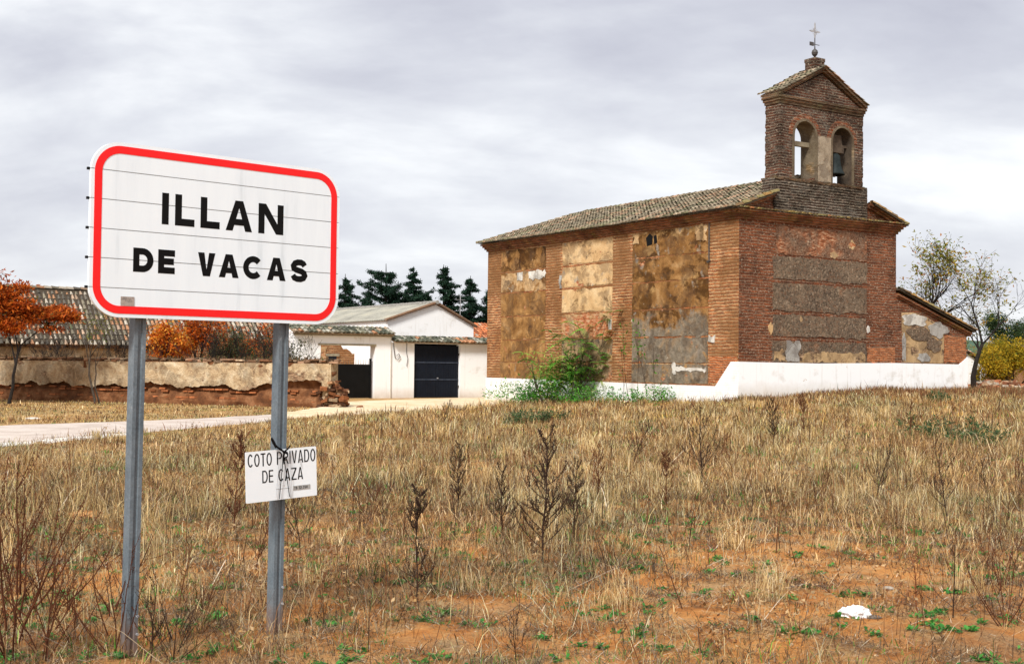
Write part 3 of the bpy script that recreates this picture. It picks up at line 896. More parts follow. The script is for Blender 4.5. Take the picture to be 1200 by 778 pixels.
for a in (45, 135, 225, 315):
    c_, s_ = math.cos(math.radians(a)), math.sin(math.radians(a)); mb.tube([(cx, cy, zc), (cx + .15 * c_, cy, zc + .15 * s_)], .012, 4)
mb.build('cross', M['iron_pale'], BT)

# lean-to beside the front
EXD = 9.0
mb = MB(); mb.prism([(W_, -1.2), (EXT, -1.2), (EXT, 3.28), (W_, 4.62)], 'y', .003, EXD)
lean = mb.build('lean_to_wall', M['brick_front'], CH)
mb = MB(); mb.prism([(8.7, 1.92), (11.15, 1.92), (11.2, 3.28), (10.2, 3.72), (9.3, 3.9), (8.62, 3.86)], 'y', -.012, .05); mb.build('plaster_panel', M['ochre_front'], lean)
for u0, u1, z0, z1, m in [(8.66, 10.05, 3.35, 3.85, 'pale_patch'), (10.25, 11.45, 2.95, 3.52, 'cement'), (8.66, 8.86, 1.95, 3.1, 'cement'), (9.55, 10.3, 1.95, 2.3, 'cement'), (8.95, 10.4, 2.75, 3.3, 'rubble'), (10.1, 11.0, 2.35, 2.9, 'rubble')]:
    blob_front(lean, ((u0 + u1) / 2, (z0 + z1) / 2), ((u1 - u0) / 2, (z1 - z0) / 2), m, int(u0 * 100), .022 + .0006 * (u0 - 8) * 10 + z0 * .001)
panel_front(lean, 11.2, 12.55, 1.95, 3.0, 'brick_bright', .01, .08, 'repaired_brick')
mb = MB()
lu = np.array([W_ - EXT - .35, 0, 4.78 - 3.28 + .03]); ll = np.linalg.norm(lu)
under_slab(mb, (EXT + .35, -.2, 3.25), (0, 1, 0), lu, EXD + .3, ll, .06)
tiles(mb, (EXT + .38, -.22, 3.25), (0, 1, 0), lu, EXD + .3, ll, PAL_CHURCH, rng)
cap_row(mb, (EXT + .38, -.15, 3.25), (W_, -.15, 4.78), PAL_VERGE, .10)
mb.build('lean_to_roof', M['tile'], CH)
mb = MB()
for k in range(2):
    p = .05 + .07 * k; pts = []
    for u, z in ((EXT + .2, 3.18), (W_, 4.60)): pts += [(u, -p, z - .15 + .08 * k), (u, .3, z - .15 + .08 * k), (u, .3, z - .07 + .08 * k), (u, -p, z - .07 + .08 * k)]
    mb.add(pts, [(0, 1, 2, 3), (4, 7, 6, 5), (0, 4, 5, 1), (1, 5, 6, 2), (2, 6, 7, 3), (3, 7, 4, 0)])
mb.build('lean_to_cornice', M['cornice'], CH)

# the bell hangs in the right opening
BM_ = Matrix.Translation((7.967, 43.5, 0)) @ Matrix.Rotation(RZ, 4, 'Z')
bl = root('church_bell', BM_ @ Vector((5.12, .30, 8.95)), RZ, 'dark bronze bell hanging in the right arch of the bell gable', 'bell')
mb = MB(); mb.lathe([(.0, .82), (.15, .80), (.23, .72), (.245, .56), (.27, .37), (.32, .19), (.39, .06), (.41, .0), (.37, .0), (.30, .12), (.0, .6)], (0, 0, 0), 28)
mb.build('bell_body', M['bronze'], bl, smooth=True)
mb = MB(); mb.box((-.40, -.13, .84), (.40, .13, 1.06)); mb.prism([(-.34, 1.06), (.34, 1.06), (.26, 1.5), (-.26, 1.5)], 'y', -.12, .12); mb.build('yoke', M['wood_dark'], bl)
mb = MB(); mb.tube([(0, 0, .45), (.02, 0, .05)], .02, 6); mb.lathe([(0, -.02), (.05, 0), (.06, .05), (0, .12)], (.02, 0, -.06), 10); mb.build('clapper', M['iron'], bl)

# ------------------------------------------------------------------ white farm building
SH = root('white_farm_building', (-8.4, 58, 0), RZ, 'whitewashed farm building with a navy double door and a grey gabled roof', 'farm building')
WB = -.4
mb = MB(); mb.prism([(2.24, WB), (3.07, WB), (3.07, 3.05), (-1.95, 3.05), (-1.95, WB), (-.6, WB), (-.6, 2.55), (2.24, 2.55)], 'y', 0, .55)
mb.build('yard_wall', M['white_house'], SH)
mb = MB(); mb.prism([(3.07, WB), (4.38, WB), (4.38, 2.66), (7.0, 2.66), (7.0, WB), (15, WB), (15, 2.70), (3.07, 2.70)], 'y', .04, .5)
mb.build('front_wall', M['white_house'], SH)
mb = MB(); mb.box((-.75, -.03, 2.50), (2.27, .52, 2.585)); mb.build('lintel', M['wood_grey'], SH)
# navy doors
mb = MB(); mb.box((4.38, .44, 2.58), (7.0, .49, 2.66)); mb.build('door_frame', M['black'], SH)
for k in range(2):
    a = 4.40 + k * 1.295
    d = root('door', (0, 0, 0)); d.parent = SH
    mb = MB(); mb.box((a, .20, .02), (a + 1.28, .25, 2.58))
    for i in range(9): mb.box((a + .02 + i * .14, .19, .04), (a + .13 + i * .14, .202, 2.56))
    mb.build('door_leaf', M['navy'], d)
    for z in (.88, 1.72):
        mb = MB(); mb.box((a, .17, z), (a + 1.28, .188, z + .05)); mb.build('door_rail', M['navy_rail'], d)
mb = MB(); mb.box((5.74, .13, .95), (5.80, .19, 1.0)); mb.build('door_lock', M['iron_pale'], SH)
for k in range(2):
    for z in (.5, 2.1):
        x = 4.40 if k == 0 else 6.98; mb = MB(); mb.box((x - .04, .15, z), (x + .04, .19, z + .12)); mb.build('hinge', M['iron'], SH)
mb = MB(); mb.tube([(3.22, .01, 2.66), (3.24, -.01, 2.3), (3.30, -.01, 1.95), (3.45, -.01, 1.85), (3.58, -.01, 2.0), (3.50, -.01, 2.15), (3.38, -.01, 2.05)], .018, 5); mb.build('cable_loop', M['iron'], SH)
mb = MB(); mb.tube([(3.95, .02, 2.66), (3.93, .0, 2.2), (4.0, .0, 1.9), (3.94, .0, 1.55)], .014, 5); mb.build('cable_loop', M['iron'], SH)
mb = MB(); mb.box((3.05, -.02, WB), (3.09, .03, 3.0)); mb.build('wall_joint', M['white_court'], SH)
# black yard gate with spikes
gt = root('yard_gate', (0, 0, 0)); gt.parent = SH
mb = MB(); mb.box((-.58, .22, .03), (2.06, .27, 1.62)); mb.build('gate_sheet', M['black'], gt)
mb = MB(); mb.box((2.06, .19, .0), (2.14, .29, 1.9)); mb.build('gate_post', M['black'], gt)
mb = MB()
for i in range(20):
    x = -.5 + i * .131; mb.tube([(x, .245, 1.6), (x, .245, 1.86)], [.012, .004], 4)
mb.build('gate_spikes', M['iron'], gt)
# tiled copings
mb = MB()
under_slab(mb, (-2.05, -.28, 3.06), (1, 0, 0), (0, .95, .34), 5.2, 1.0, .05, (.30, .22, .14))
tiles(mb, (-2.05, -.30, 3.06), (1, 0, 0), (0, .95, .34), 5.2, 1.0, PAL_COPING, rng, r=.10, pitch=.23)
mb.build('coping', M['tile'], SH)
mb = MB(); mb.box((-1.98, -.16, 2.95), (3.10, .01, 3.03)); mb.build('coping_board', M['wood_grey'], SH)
mb = MB()
under_slab(mb, (3.16, -.22, 2.72), (1, 0, 0), (0, .95, .32), 12, .85, .05, (.30, .22, .14))
tiles(mb, (3.16, -.24, 2.72), (1, 0, 0), (0, .95, .32), 12, .85, PAL_COPING, rng, r=.10, pitch=.23)
mb.build('coping', M['tile'], SH)
# gabled shed behind
GA, GB, GC = 4.15, 9.25, 6.95
mb = MB(); mb.prism([(GA, WB), (GB, WB), (GB, 3.66), (GC, 4.74), (GA, 3.84)], 'y', 2.5, 15.5)
mb.build('gable_wall', M['white_house'], SH)
cor = new_mat('fibre_cement')
n1 = cor.noise(cor.map(cor.obj, scale=(1, .6, 1)), 1.1, 6, .6)
n2 = cor.noise(cor.obj, 16, 4, .7)
cc = cor.ramp(n1, [(.3, (.20, .19, .16)), (.5, (.31, .295, .245)), (.7, (.38, .35, .27))])
cor.set(cor.bs.inputs['Base Color'], cor.mix(.4, cc, cor.ramp(n2, [(.3, .25), (.7, .78)]), 'OVERLAY'))
mb = MB()
for (ua_, za_), (ub_, zb_) in (((GA - .15, 3.86), (GC, 4.84)), ((GC, 4.84), (GB + .15, 3.68))):
    ys = np.arange(2.32, 15.7, .05)
    v = []
    for y in ys:
        dz = .028 * math.sin(y * 2 * math.pi / .2); v += [(ua_, y, za_ + dz), (ub_, y, zb_ + dz)]
    mb.add(v, [(2 * i, 2 * i + 1, 2 * i + 3, 2 * i + 2) for i in range(len(ys) - 1)])
mb.build('corrugated_roof', cor.m, SH)
mb = MB()
for (ua_, za_), (ub_, zb_) in (((GA - .12, 3.80), (GC, 4.78)), ((GC, 4.78), (GB + .12, 3.62))):
    mb.add([(ua_, 2.36, za_), (ub_, 2.36, zb_), (ub_, 2.36, zb_ + .12), (ua_, 2.36, za_ + .12), (ua_, 2.6, za_), (ub_, 2.6, zb_), (ub_, 2.6, zb_ + .12), (ua_, 2.6, za_ + .12)],
           [(0, 1, 2, 3), (4, 7, 6, 5), (3, 2, 6, 7), (0, 4, 5, 1), (0, 3, 7, 4), (1, 5, 6, 2)])
mb.build('verge', mottled('verge_tile', [(.18, .10, .06), (.30, .18, .11)], 8), SH)
mb = MB()
for k in range(36): mb.tube([(GC, 2.3 + k * .37, 4.86), (GC, 2.3 + k * .37 + .35, 4.84 + rng.normal(0, .008))], .10, 8)
mb.build('ridge_cap', mottled('ridge_cap', [(.20, .19, .17), (.33, .31, .27)], 6), SH)
mb = MB(); mb.tube([(8.6, 2.8, 3.3), (8.6, 2.8, 5.3)], .022, 6); mb.box((8.3, 2.79, 5.05), (8.9, 2.81, 5.07)); mb.build('antenna_mast', M['iron_pale'], SH)

# ruined courtyard wall seen through the gate opening
RU = root('ruined_courtyard_wall', (-8.4, 58, 0), RZ, 'ruined brick and plaster wall with a small dark window, seen over the black gate', 'wall')
mb = MB(); mb.prism([(-5, -.3), (4.5, -.3), (4.5, 1.95), (4.38, 2.0), (4.25, 2.22), (4.05, 2.12), (3.9, 2.3), (3.7, 2.42), (3.5, 2.40), (3.35, 2.62), (3.1, 2.7), (2.6, 2.65), (1.6, 2.8), (-5, 2.9)], 'y', 6.2, 6.7)
mb.build('brick_wall', M['brick_side'], RU)
mb = MB(); mb.prism(ragged(4.4, 7.5, -.3, 2.95, rng, .06), 'y', 6.10, 6.6); mb.build('plaster', M['white_court'], RU)
mb = MB(); mb.prism(ragged(1.0, 2.55, .3, 2.5, rng, .08), 'y', 6.17, 6.3); mb.build('plaster', M['buff_worn'], RU)
mb = MB(); mb.box((2.62, 6.16, 1.0), (3.1, 6.22, 2.02)); mb.build('window', M['navy'], RU)
mb = MB(); mb.box((2.5, 6.12, 2.02), (3.25, 6.22, 2.16)); mb.build('window_lintel', M['wood_grey'], RU)

# red tiled house behind, mostly hidden by the church
hp = at_dist(585, 74)
HS = root('tile_roofed_house', (hp[0], hp[1], 0), RZ, 'low house with a bright red tile roof between the white gable and the church', 'house')
mb = MB(); mb.prism([(-2.2, -.3), (6, -.3), (6, 2.6), (-2.2, 2.6)], 'y', 0, 6); mb.build('wall', M['white_house'], HS)
mb = MB(); under_slab(mb, (-2.5, -.3, 2.6), (1, 0, 0), (0, .9, .42), 9, 3.8, .06); tiles(mb, (-2.5, -.35, 2.6), (1, 0, 0), (0, .9, .42), 9, 3.8, PAL_RED, rng, r=.10, pitch=.23)
mb.add([(-2.2, 0, 2.6), (-2.2, 6.6, 2.6), (-2.2, 3.2, 4.1)], [(0, 1, 2)], (.4, .36, .3))
mb.build('roof', M['tile'], HS)

# ------------------------------------------------------------------ old wall on the left
ow = np.array(on_ground(389, 478)); owl = np.array(on_ground(0, 468))
d_ = owl - ow; ang = math.atan2(d_[1], d_[0])
OWL = 27.0
OW = root('crumbling_plaster_wall', (ow[0], ow[1], 0), ang, 'long crumbling plastered wall with a tattered lower edge beside the road', 'wall')
rng = np.random.default_rng(11)
# local x runs to the left along the wall; the face towards the camera is +y (left of x turned), checked below
side_s = 1 if (np.dot(np.array([-math.sin(ang), math.cos(ang)]), -ow[:2]) > 0) else -1
def yy(t): return side_s * t          # t>0 towards the viewer
WH = 1.66
nx, nz = 240, 16
xs = np.linspace(0, OWL, nx); zs = np.linspace(-.4, WH, nz)
mb = MB(); v = []
for z in zs:
    for x in xs:
        rec = .24 * max(0, 1 - abs(z - .75) / .55) + .05 * snoise(np.array([x]), np.array([z * 3]), .9, 31)[0]
        endr = -.12 * (snoise(np.array([z * 2.]), np.array([0.]), .8, 33)[0]) if x < .01 else 0
        v.append((x + (.35 * max(0, 1 - abs(z - .5) / .6) + endr if x < .01 else 0), yy(.12 - rec), z))
off = len(v)
for z in zs:
    for x in xs: v.append((x, yy(-.38), z))
f = []
for i in range(nz - 1):
    for k in range(nx - 1):
        a = i * nx + k; f += [(a, a + 1, a + nx + 1, a + nx), (off + a, off + a + nx, off + a + nx + 1, off + a + 1)]
    f.append((i * nx, (i + 1) * nx, off + (i + 1) * nx, off + i * nx)); f.append((i * nx + nx - 1, off + i * nx + nx - 1, off + (i + 1) * nx + nx - 1, (i + 1) * nx + nx - 1))
for k in range(nx - 1): a = (nz - 1) * nx + k; f.append((a, a + 1, off + a + 1, off + a))
mb.add(v, f); mb.build('earth_core', mottled('earth_core', [(.06, .024, .011), (.14, .056, .022), (.25, .12, .055)], 2.5, 1, .8, 14), OW)
# plaster skin with ragged underside
pm = plaster_mat('old_wall_plaster', [(.27, .17, .09), (.48, .34, .19), (.62, .49, .31), (.70, .61, .45)], expose=(.20, .12, .07), exp_lo=.56, exp_hi=.63, scale=1.9, seed=21, speck=.22)
xs = np.arange(.05, OWL, .06)
b = .72 + .16 * snoise(xs, xs * 0, 3.2, 41) + .09 * snoise(xs, xs * 0, .8, 42) + .035 * snoise(xs, xs * 0, .22, 43)
b = np.where(xs < 2.2, b + .30 * np.sin(np.clip((xs - .25) / 1.9, 0, 1) * math.pi), b)
b = np.where(xs < .3, .30 + .4 * xs, b)
b = np.clip(b, .22, 1.2)
mb = MB(); v = []
for x, bb in zip(xs, b):
    wv = .015 * math.sin(x * 2.1) + .012 * math.sin(x * 5.3 + 1)
    v += [(x, yy(.17 + wv), bb), (x, yy(.19 + wv), (bb + WH) / 2), (x, yy(.16 + wv), WH - .03), (x, yy(.06), bb + .02), (x, yy(.05), WH - .02)]
f = []
for i in range(len(xs) - 1):
    a, c = i * 5, i * 5 + 5
    f += [(a, c, c + 1, a + 1), (a + 1, c + 1, c + 2, a + 2), (a, a + 3, c + 3, c), (a + 2, c + 2, c + 4, a + 4)]
f += [(0, 1, 2, 4, 3)]
mb.add(v, f); mb.build('plaster_skin', pm, OW)
mb = MB(); mb.prism([(yy(.15), .5), (yy(.17), WH - .03), (yy(-.36), WH - .03), (yy(-.36), .8), (yy(-.1), 1.05)], 'x', -.03, .06)
mb.build('end_plaster', pm, OW)
# brick courses showing low in the wall and broken bricks on top
mb = MB()
for zc_ in (.16, .25, .48, .57):
    x = rng.uniform(0, .3)
    while x < OWL:
        w = rng.uniform(.22, .32)
        if rng.random() < (.8 if zc_ < .3 else .45):
            p = .075 + rng.uniform(-.03, .04); c = np.array((.30, .105, .04)) * rng.uniform(.5, 1.4)
            mb.box((x, -.1, zc_), (x + w, p, zc_ + .062), tuple(c), np.diag([1, side_s, 1]), (0, 0, 0), .008, rng)
        x += w + rng.uniform(.01, .03)
mb.build('brick_courses', M['tile'], OW)
mb = MB(); x = -.05
while x < OWL:
    for lay in range(2):
        if rng.random() < .86:
            w = rng.uniform(.16, .36); c = np.array(random.Random(int(x * 97) + lay).choice([(.26, .12, .06), (.34, .20, .12), (.16, .09, .05), (.42, .30, .19), (.12, .08, .05)])) * rng.uniform(.6, 1.2)
            a = rng.normal(0, .22); R_ = [[math.cos(a), -math.sin(a), 0], [math.sin(a), math.cos(a), 0], [0, rng.normal(0, .06), 1]]
            y0 = rng.uniform(-.30, .10); mb.box((-w / 2, -.12, 0), (w / 2, .12, rng.uniform(.04, .085)), tuple(c), R_, (x, yy(y0), WH - .02 + lay * .06 + rng.uniform(-.01, .03)), .012, rng)
    x += rng.uniform(.09, .17)
mb.build('coping', M['tile'], OW)

mb = MB()
for k in range(150):
    sz = rng.uniform(.05, .17); z = abs(rng.normal(0, .42)); x = rng.normal(-.12, .22) * (1.3 - .5 * min(1, z)); y = rng.uniform(-.42, .30)
    if z > 1.45: continue
    c = np.array(random.Random(k).choice([(.22, .08, .03), (.14, .055, .025), (.30, .16, .08), (.09, .04, .02), (.40, .28, .17)])) * rng.uniform(.6, 1.2)
    mb.box((-sz, -sz * .7, -sz * .35), (sz, sz * .7, sz * .35), tuple(c), np.array(Matrix.Rotation(rng.uniform(0, 6), 3, 'Z') @ Matrix.Rotation(rng.normal(0, .35), 3, 'X')), (x, yy(y), z), .025, rng)
mb.build('broken_end', M['tile'], OW)

# ------------------------------------------------------------------ long tiled barn behind that wall
be = at_dist(0, 57.9)
BA = root('tiled_barn', (be[0], be[1], 0), RZ, 'long low barn with a mottled clay tile roof behind the crumbling wall', 'barn')
mb = MB(); mb.prism([(-13, -.3), (14.4, -.3), (14.4, 2.5), (-13, 2.5)], 'y', .35, 6); mb.build('wall', pm, BA)
mb = MB(); mb.prism([(.35, 2.5), (6.3, 2.5), (3.3, 5.2)], 'x', 14.0, 14.4); mb.build('gable_end', M['brick_bright'], BA)
mb = MB()
bu = np.array([0, 3.3, 2.75]); bl_ = np.linalg.norm(bu)
under_slab(mb, (-13.2, 0, 2.52), (1, 0, 0), bu, 27.4, bl_, .06); tiles(mb, (-13.2, -.05, 2.52), (1, 0, 0), bu, 27.4, bl_, PAL_BARN, rng, r=.085, pitch=.225, expo=.40, colcoh=.25, sag=.15)
under_slab(mb, (-13.2, 6.6, 2.52), (1, 0, 0), bu * np.array([1, -1, 1]), 27.4, bl_, .06)
cap_row(mb, (-13.2, 3.3, 5.25), (14.2, 3.3, 5.25), PAL_BARN, .13)
mb.build('roof', M['tile'], BA)
mb = MB(); mb.box((-13, .2, 2.27), (14, .345, 2.42), (.10, .06, .035))
for k in range(120):
    x = rng.uniform(-13, 14); mb.box((x - .2, .1, 2.28), (x + .2, .36, 2.28 + rng.uniform(.1, .2)), tuple(np.array((.16, .09, .05)) * rng.uniform(.5, 1.4)), None, None, .03, rng)
mb.build('eaves_course', M['tile'], BA)

# small white hut and rubble wall far on the right
hp = at_dist(1147, 70)
HU = root('white_hut', (hp[0], hp[1], hp[2]), math.radians(20), 'small white hut with an orange tile roof beyond the lean-to', 'hut')
mb = MB(); mb.prism([(-2.5, -.4), (.55, -.4), (.55, 1.15), (-.9, 1.95), (-2.5, 1.2)], 'y', 0, 4); mb.build('wall', M['white_house'], HU)
mb = MB(); mb.box((.55, .05, -.3), (3.6, 3.9, 1.0)); mb.build('annex_wall', mottled('annex_brown', [(.18, .09, .045), (.30, .16, .08)], 3), HU)
mb = MB()
under_slab(mb, (.75, -.2, 1.12), (0, 1, 0), (-1.65, 0, .93), 4.4, 1.9); tiles(mb, (.75, -.2, 1.12), (0, 1, 0), (-1.65, 0, .93), 4.4, 1.9, PAL_RED, rng)
under_slab(mb, (-2.7, -.2, 1.10), (0, 1, 0), (1.8, 0, .93), 4.4, 2.02); tiles(mb, (-2.7, -.2, 1.10), (0, 1, 0), (1.8, 0, .93), 4.4, 2.02, PAL_RED, rng)
mb.build('roof', M['tile'], HU)
mb = MB(); mb.box((-.35, -.03, .2), (.05, .02, 1.0)); mb.build('window', M['navy'], HU)
rp = at_dist(1172, 60)
RB_ = MB()
for k in range(230):
    s_ = rng.uniform(.06, .2); a = rng.uniform(0, 6.28); x = rng.normal(0, 1.5); y = rng.normal(0, .5); zr = max(0, .42 - .14 * abs(x) * .8 - .3 * abs(y)) * rng.uniform(.2, 1.1)
    RB_.box((-s_, -s_ * .6, -s_ * .4), (s_, s_ * .6, s_ * .4), tuple(np.array(random.Random(k).choice([(.36, .13, .06), (.45, .30, .18), (.25, .10, .05), (.5, .42, .32)])) * rng.uniform(.7, 1.2)),
            np.array(Matrix.Rotation(a, 3, 'Z') @ Matrix.Rotation(rng.normal(0, .4), 3, 'X')), (x, y, zr + .05), .02, rng)
o = RB_.build('brick_rubble_heap', M['tile']); o.location = rp
tag(o, 'low heap of broken reddish bricks on the ground right of the lean-to', 'rubble heap')

# ------------------------------------------------------------------ the town sign
P0 = on_ground(152, 769)
dv = ray(2200, 444); dv[2] = 0; dv /= np.linalg.norm(dv)
nn = np.array([dv[1], -dv[0], 0])                      # towards the viewer
SA = math.atan2(dv[1], dv[0])
def on_sign(px, py, off=.058):
    d = ray(px, py); p = EYEP + d * (np.dot(P0 + nn * off - EYEP, nn) / np.dot(d, nn)); q = p - P0
    return np.array([q @ dv, q[2]])
TS = root('town_sign', tuple(P0), SA, 'large white town name sign with a red border on two grey steel posts', 'road sign')
# local axes: x along the sign, y away from the viewer, z up
def rrect(x0, x1, z0, z1, r, n=12):
    P = []
    for cx_, cz_, a0 in ((x1 - r, z0 + r, -90), (x1 - r, z1 - r, 0), (x0 + r, z1 - r, 90), (x0 + r, z0 + r, 180)):
        for k in range(n + 1):
            a = math.radians(a0 + 90 * k / n); P.append((cx_ + r * math.cos(a), cz_ + r * math.sin(a)))
    return P
bl0, bl1 = on_sign(104, 330)[0], on_sign(397, 300)[0]
bz0, bz1 = on_sign(142, 372)[1], on_sign(142, 167)[1]
BD, BR = .022, .175                                    # board thickness, corner radius
def cut(poly, z0, z1):
    """convex polygon clipped to a horizontal band"""
    def clip(P, z, keep):
        R_ = []
        for i in range(len(P)):
            a, b_ = P[i], P[(i + 1) % len(P)]; ia, ib = keep(a[1], z), keep(b_[1], z)
            if ia: R_.append(a)
            if ia != ib: t = (z - a[1]) / (b_[1] - a[1]); R_.append((a[0] + (b_[0] - a[0]) * t, z))
        return R_
    return clip(clip(poly, z0, lambda a, z: a >= z), z1, lambda a, z: a <= z)
sgn_w = mottled('sign_white', [(.61, .695, .74), (.735, .82, .87), (.765, .85, .895), (.78, .865, .905)], 1.7, .42, .03, 60, spec=.4, stretch=(5, 1, .55))
sgn_r = mottled('sign_red', [(.80, .005, .006), (.86, .008, .008)], 3, .5, .03, 60, spec=.35)
sgn_k = mottled('sign_black', [(.003, .003, .003), (.006, .006, .006)], 5, .7, .03, 60, spec=.12)
alu = mottled('sign_back_metal', [(.30, .31, .32), (.42, .43, .44)], 4, .5, .1, spec=.5, metal=.6)
outl = rrect(bl0, bl1, bz0, bz1, BR)
hs = (bz1 - bz0) / 6
mb = MB()
for k in range(6):
    p = cut(outl, bz0 + k * hs + (.0022 if k else 0), bz0 + (k + 1) * hs - (.0022 if k < 5 else 0)); mb.prism(p, 'y', -.06, -.06 + BD)
board = mb.build('board', sgn_w, TS)
mb = MB(); mb.prism(rrect(bl0 + .012, bl1 - .012, bz0 + .012, bz1 - .012, BR - .01), 'y', -.04, -.022); mb.build('backing', M['iron'], TS)
# red border ring
def ring(o_, i_, y0, y1):
    n = len(o_); m = MB()
    v = [(p[0], y0, p[1]) for p in o_] + [(p[0], y0, p[1]) for p in i_] + [(p[0], y1, p[1]) for p in o_] + [(p[0], y1, p[1]) for p in i_]
    f = []
    for i in range(n):
        j = (i + 1) % n; f += [(i, n + i, n + j, j), (i, j, 2 * n + j, 2 * n + i), (n + i, 3 * n + i, 3 * n + j, n + j)]
    m.add(v, f); return m
g0, gw = .021, .043
ring(rrect(bl0 + g0, bl1 - g0, bz0 + g0, bz1 - g0, BR - g0), rrect(bl0 + g0 + gw, bl1 - g0 - gw, bz0 + g0 + gw, bz1 - g0 - gw, BR - g0 - gw), -.0618, -.059).build('red_border', sgn_r, TS)
# rail ends at the left edge of each slat joint
for k in range(1, 6):
    z = bz0 + k * hs; mb = MB(); mb.box((bl0 - .012, -.045, z - .007), (bl0 + .002, -.028, z + .007)); mb.build('joint_clip', M['black'], TS)
mb = MB()
for k in range(1, 6): mb.box((bl0 + .006, -.0625 + .003, bz0 + k * hs - .0013), (bl1 - .006, -.0605 + .003, bz0 + k * hs + .0013))
mb.build('slat_joints', mottled('joint_grey', [(.16, .17, .17), (.30, .31, .31)], 20, .6, 0), TS)


GL = {  # strokes in a unit box (x 0..1, y 0..1): centre lines, widened to the stroke weight
    'I': [[(.5, 0), (.5, 1)]], 'L': [[(0, 1), (0, 0), (1, 0)]], 'A': [[(0, 0), (.5, 1), (1, 0)], [(.18, .26), (.82, .26)]],
    'N': [[(0, 0), (0, 1), (1, 0), (1, 1)]], 'E': [[(1, 1), (0, 1), (0, 0), (1, 0)], [(0, .52), (.9, .52)]],
    'V': [[(0, 1), (.5, 0), (1, 1)]], 'T': [[(0, 1), (1, 1)], [(.5, 1), (.5, 0)]], 'Z': [[(0, 1), (1, 1), (0, 0), (1, 0)]],
    'D': [[(0, 0), (0, 1), (.45, 1)] + [(.45 + .55 * math.sin(t), .5 + .5 * math.cos(t)) for t in np.linspace(.2, math.pi - .2, 12)] + [(.45, 0), (0, 0)]],
    'P': [[(0, 0), (0, 1), (.55, 1)] + [(.55 + .45 * math.sin(t), .74 + .26 * math.cos(t)) for t in np.linspace(.2, math.pi - .2, 9)] + [(.55, .48), (0, .48)]],
    'R': [[(0, 0), (0, 1), (.55, 1)] + [(.55 + .45 * math.sin(t), .75 + .25 * math.cos(t)) for t in np.linspace(.2, math.pi - .2, 9)] + [(.55, .5), (0, .5)], [(.5, .5), (1, 0)]],
    'O': [[(.5 + .5 * math.sin(t), .5 + .5 * math.cos(t)) for t in np.linspace(0, 2 * math.pi, 25)]],
    'C': [[(.5 + .5 * math.cos(t), .5 + .5 * math.sin(t)) for t in np.linspace(.72, 2 * math.pi - .72, 24)]],
    'S': [[(.94, .80), (.84, .93), (.66, 1), (.40, 1), (.18, .93), (.06, .78), (.10, .63), (.28, .55), (.70, .46), (.90, .36), (.96, .22), (.86, .07), (.64, 0), (.36, 0), (.14, .07), (.03, .22)]],
    '1': [[(.15, .8), (.55, 1), (.55, 0)]], '2': [[(0, .78), (.2, 1), (.8, 1), (1, .72), (0, 0), (1, 0)]], '3': [[(0, .9), (.4, 1), (.9, .8), (.5, .54), (1, .28), (.5, 0), (0, .1)]],
    '5': [[(1, 1), (.1, 1), (0, .55), (.6, .62), (1, .32), (.6, 0), (0, .1)]], '0': [[(.5 + .5 * math.sin(t), .5 + .5 * math.cos(t)) for t in np.linspace(0, 2 * math.pi, 13)]], '-': [[(.1, .5), (.9, .5)]], '.': [[(.4, .04), (.6, .04)]],
}


def stroke(mb, P, w, y0, y1, sx, sz, ox, oz):
    """mitred strip through the points, as one prism"""
    Q = np.array([(ox + p[0] * sx, oz + p[1] * sz) for p in P]); n = len(Q)
    closed = np.allclose(Q[0], Q[-1])
    if closed: Q = Q[:-1]; n -= 1
    L_, R_ = [], []
    for i in range(n):
        a = Q[(i - 1) % n] if (closed or i > 0) else None; c = Q[(i + 1) % n] if (closed or i < n - 1) else None
        d1 = Q[i] - a if a is not None else c - Q[i]; d2 = c - Q[i] if c is not None else d1
        d1 = d1 / np.linalg.norm(d1); d2 = d2 / np.linalg.norm(d2)
        n1 = np.array([-d1[1], d1[0]]); n2 = np.array([-d2[1], d2[0]]); m = n1 + n2; m = m / (np.linalg.norm(m) + 1e-9)
        k = 1 / max(.38, m @ n1); L_.append(Q[i] + m * w / 2 * k); R_.append(Q[i] - m * w / 2 * k)
    v = [(p[0], y0, p[1]) for p in L_] + [(p[0], y0, p[1]) for p in R_] + [(p[0], y1, p[1]) for p in L_] + [(p[0], y1, p[1]) for p in R_]
    f = []
    for i in range(n if closed else n - 1):
        j = (i + 1) % n; f += [(i, n + i, n + j, j), (2 * n + i, i, j, 2 * n + j), (n + i, 3 * n + i, 3 * n + j, n + j)]
    if not closed: f += [(0, 2 * n, 3 * n, n), (n - 1, 2 * n - 1, 4 * n - 1, 3 * n - 1)]
    mb.add(v, f)


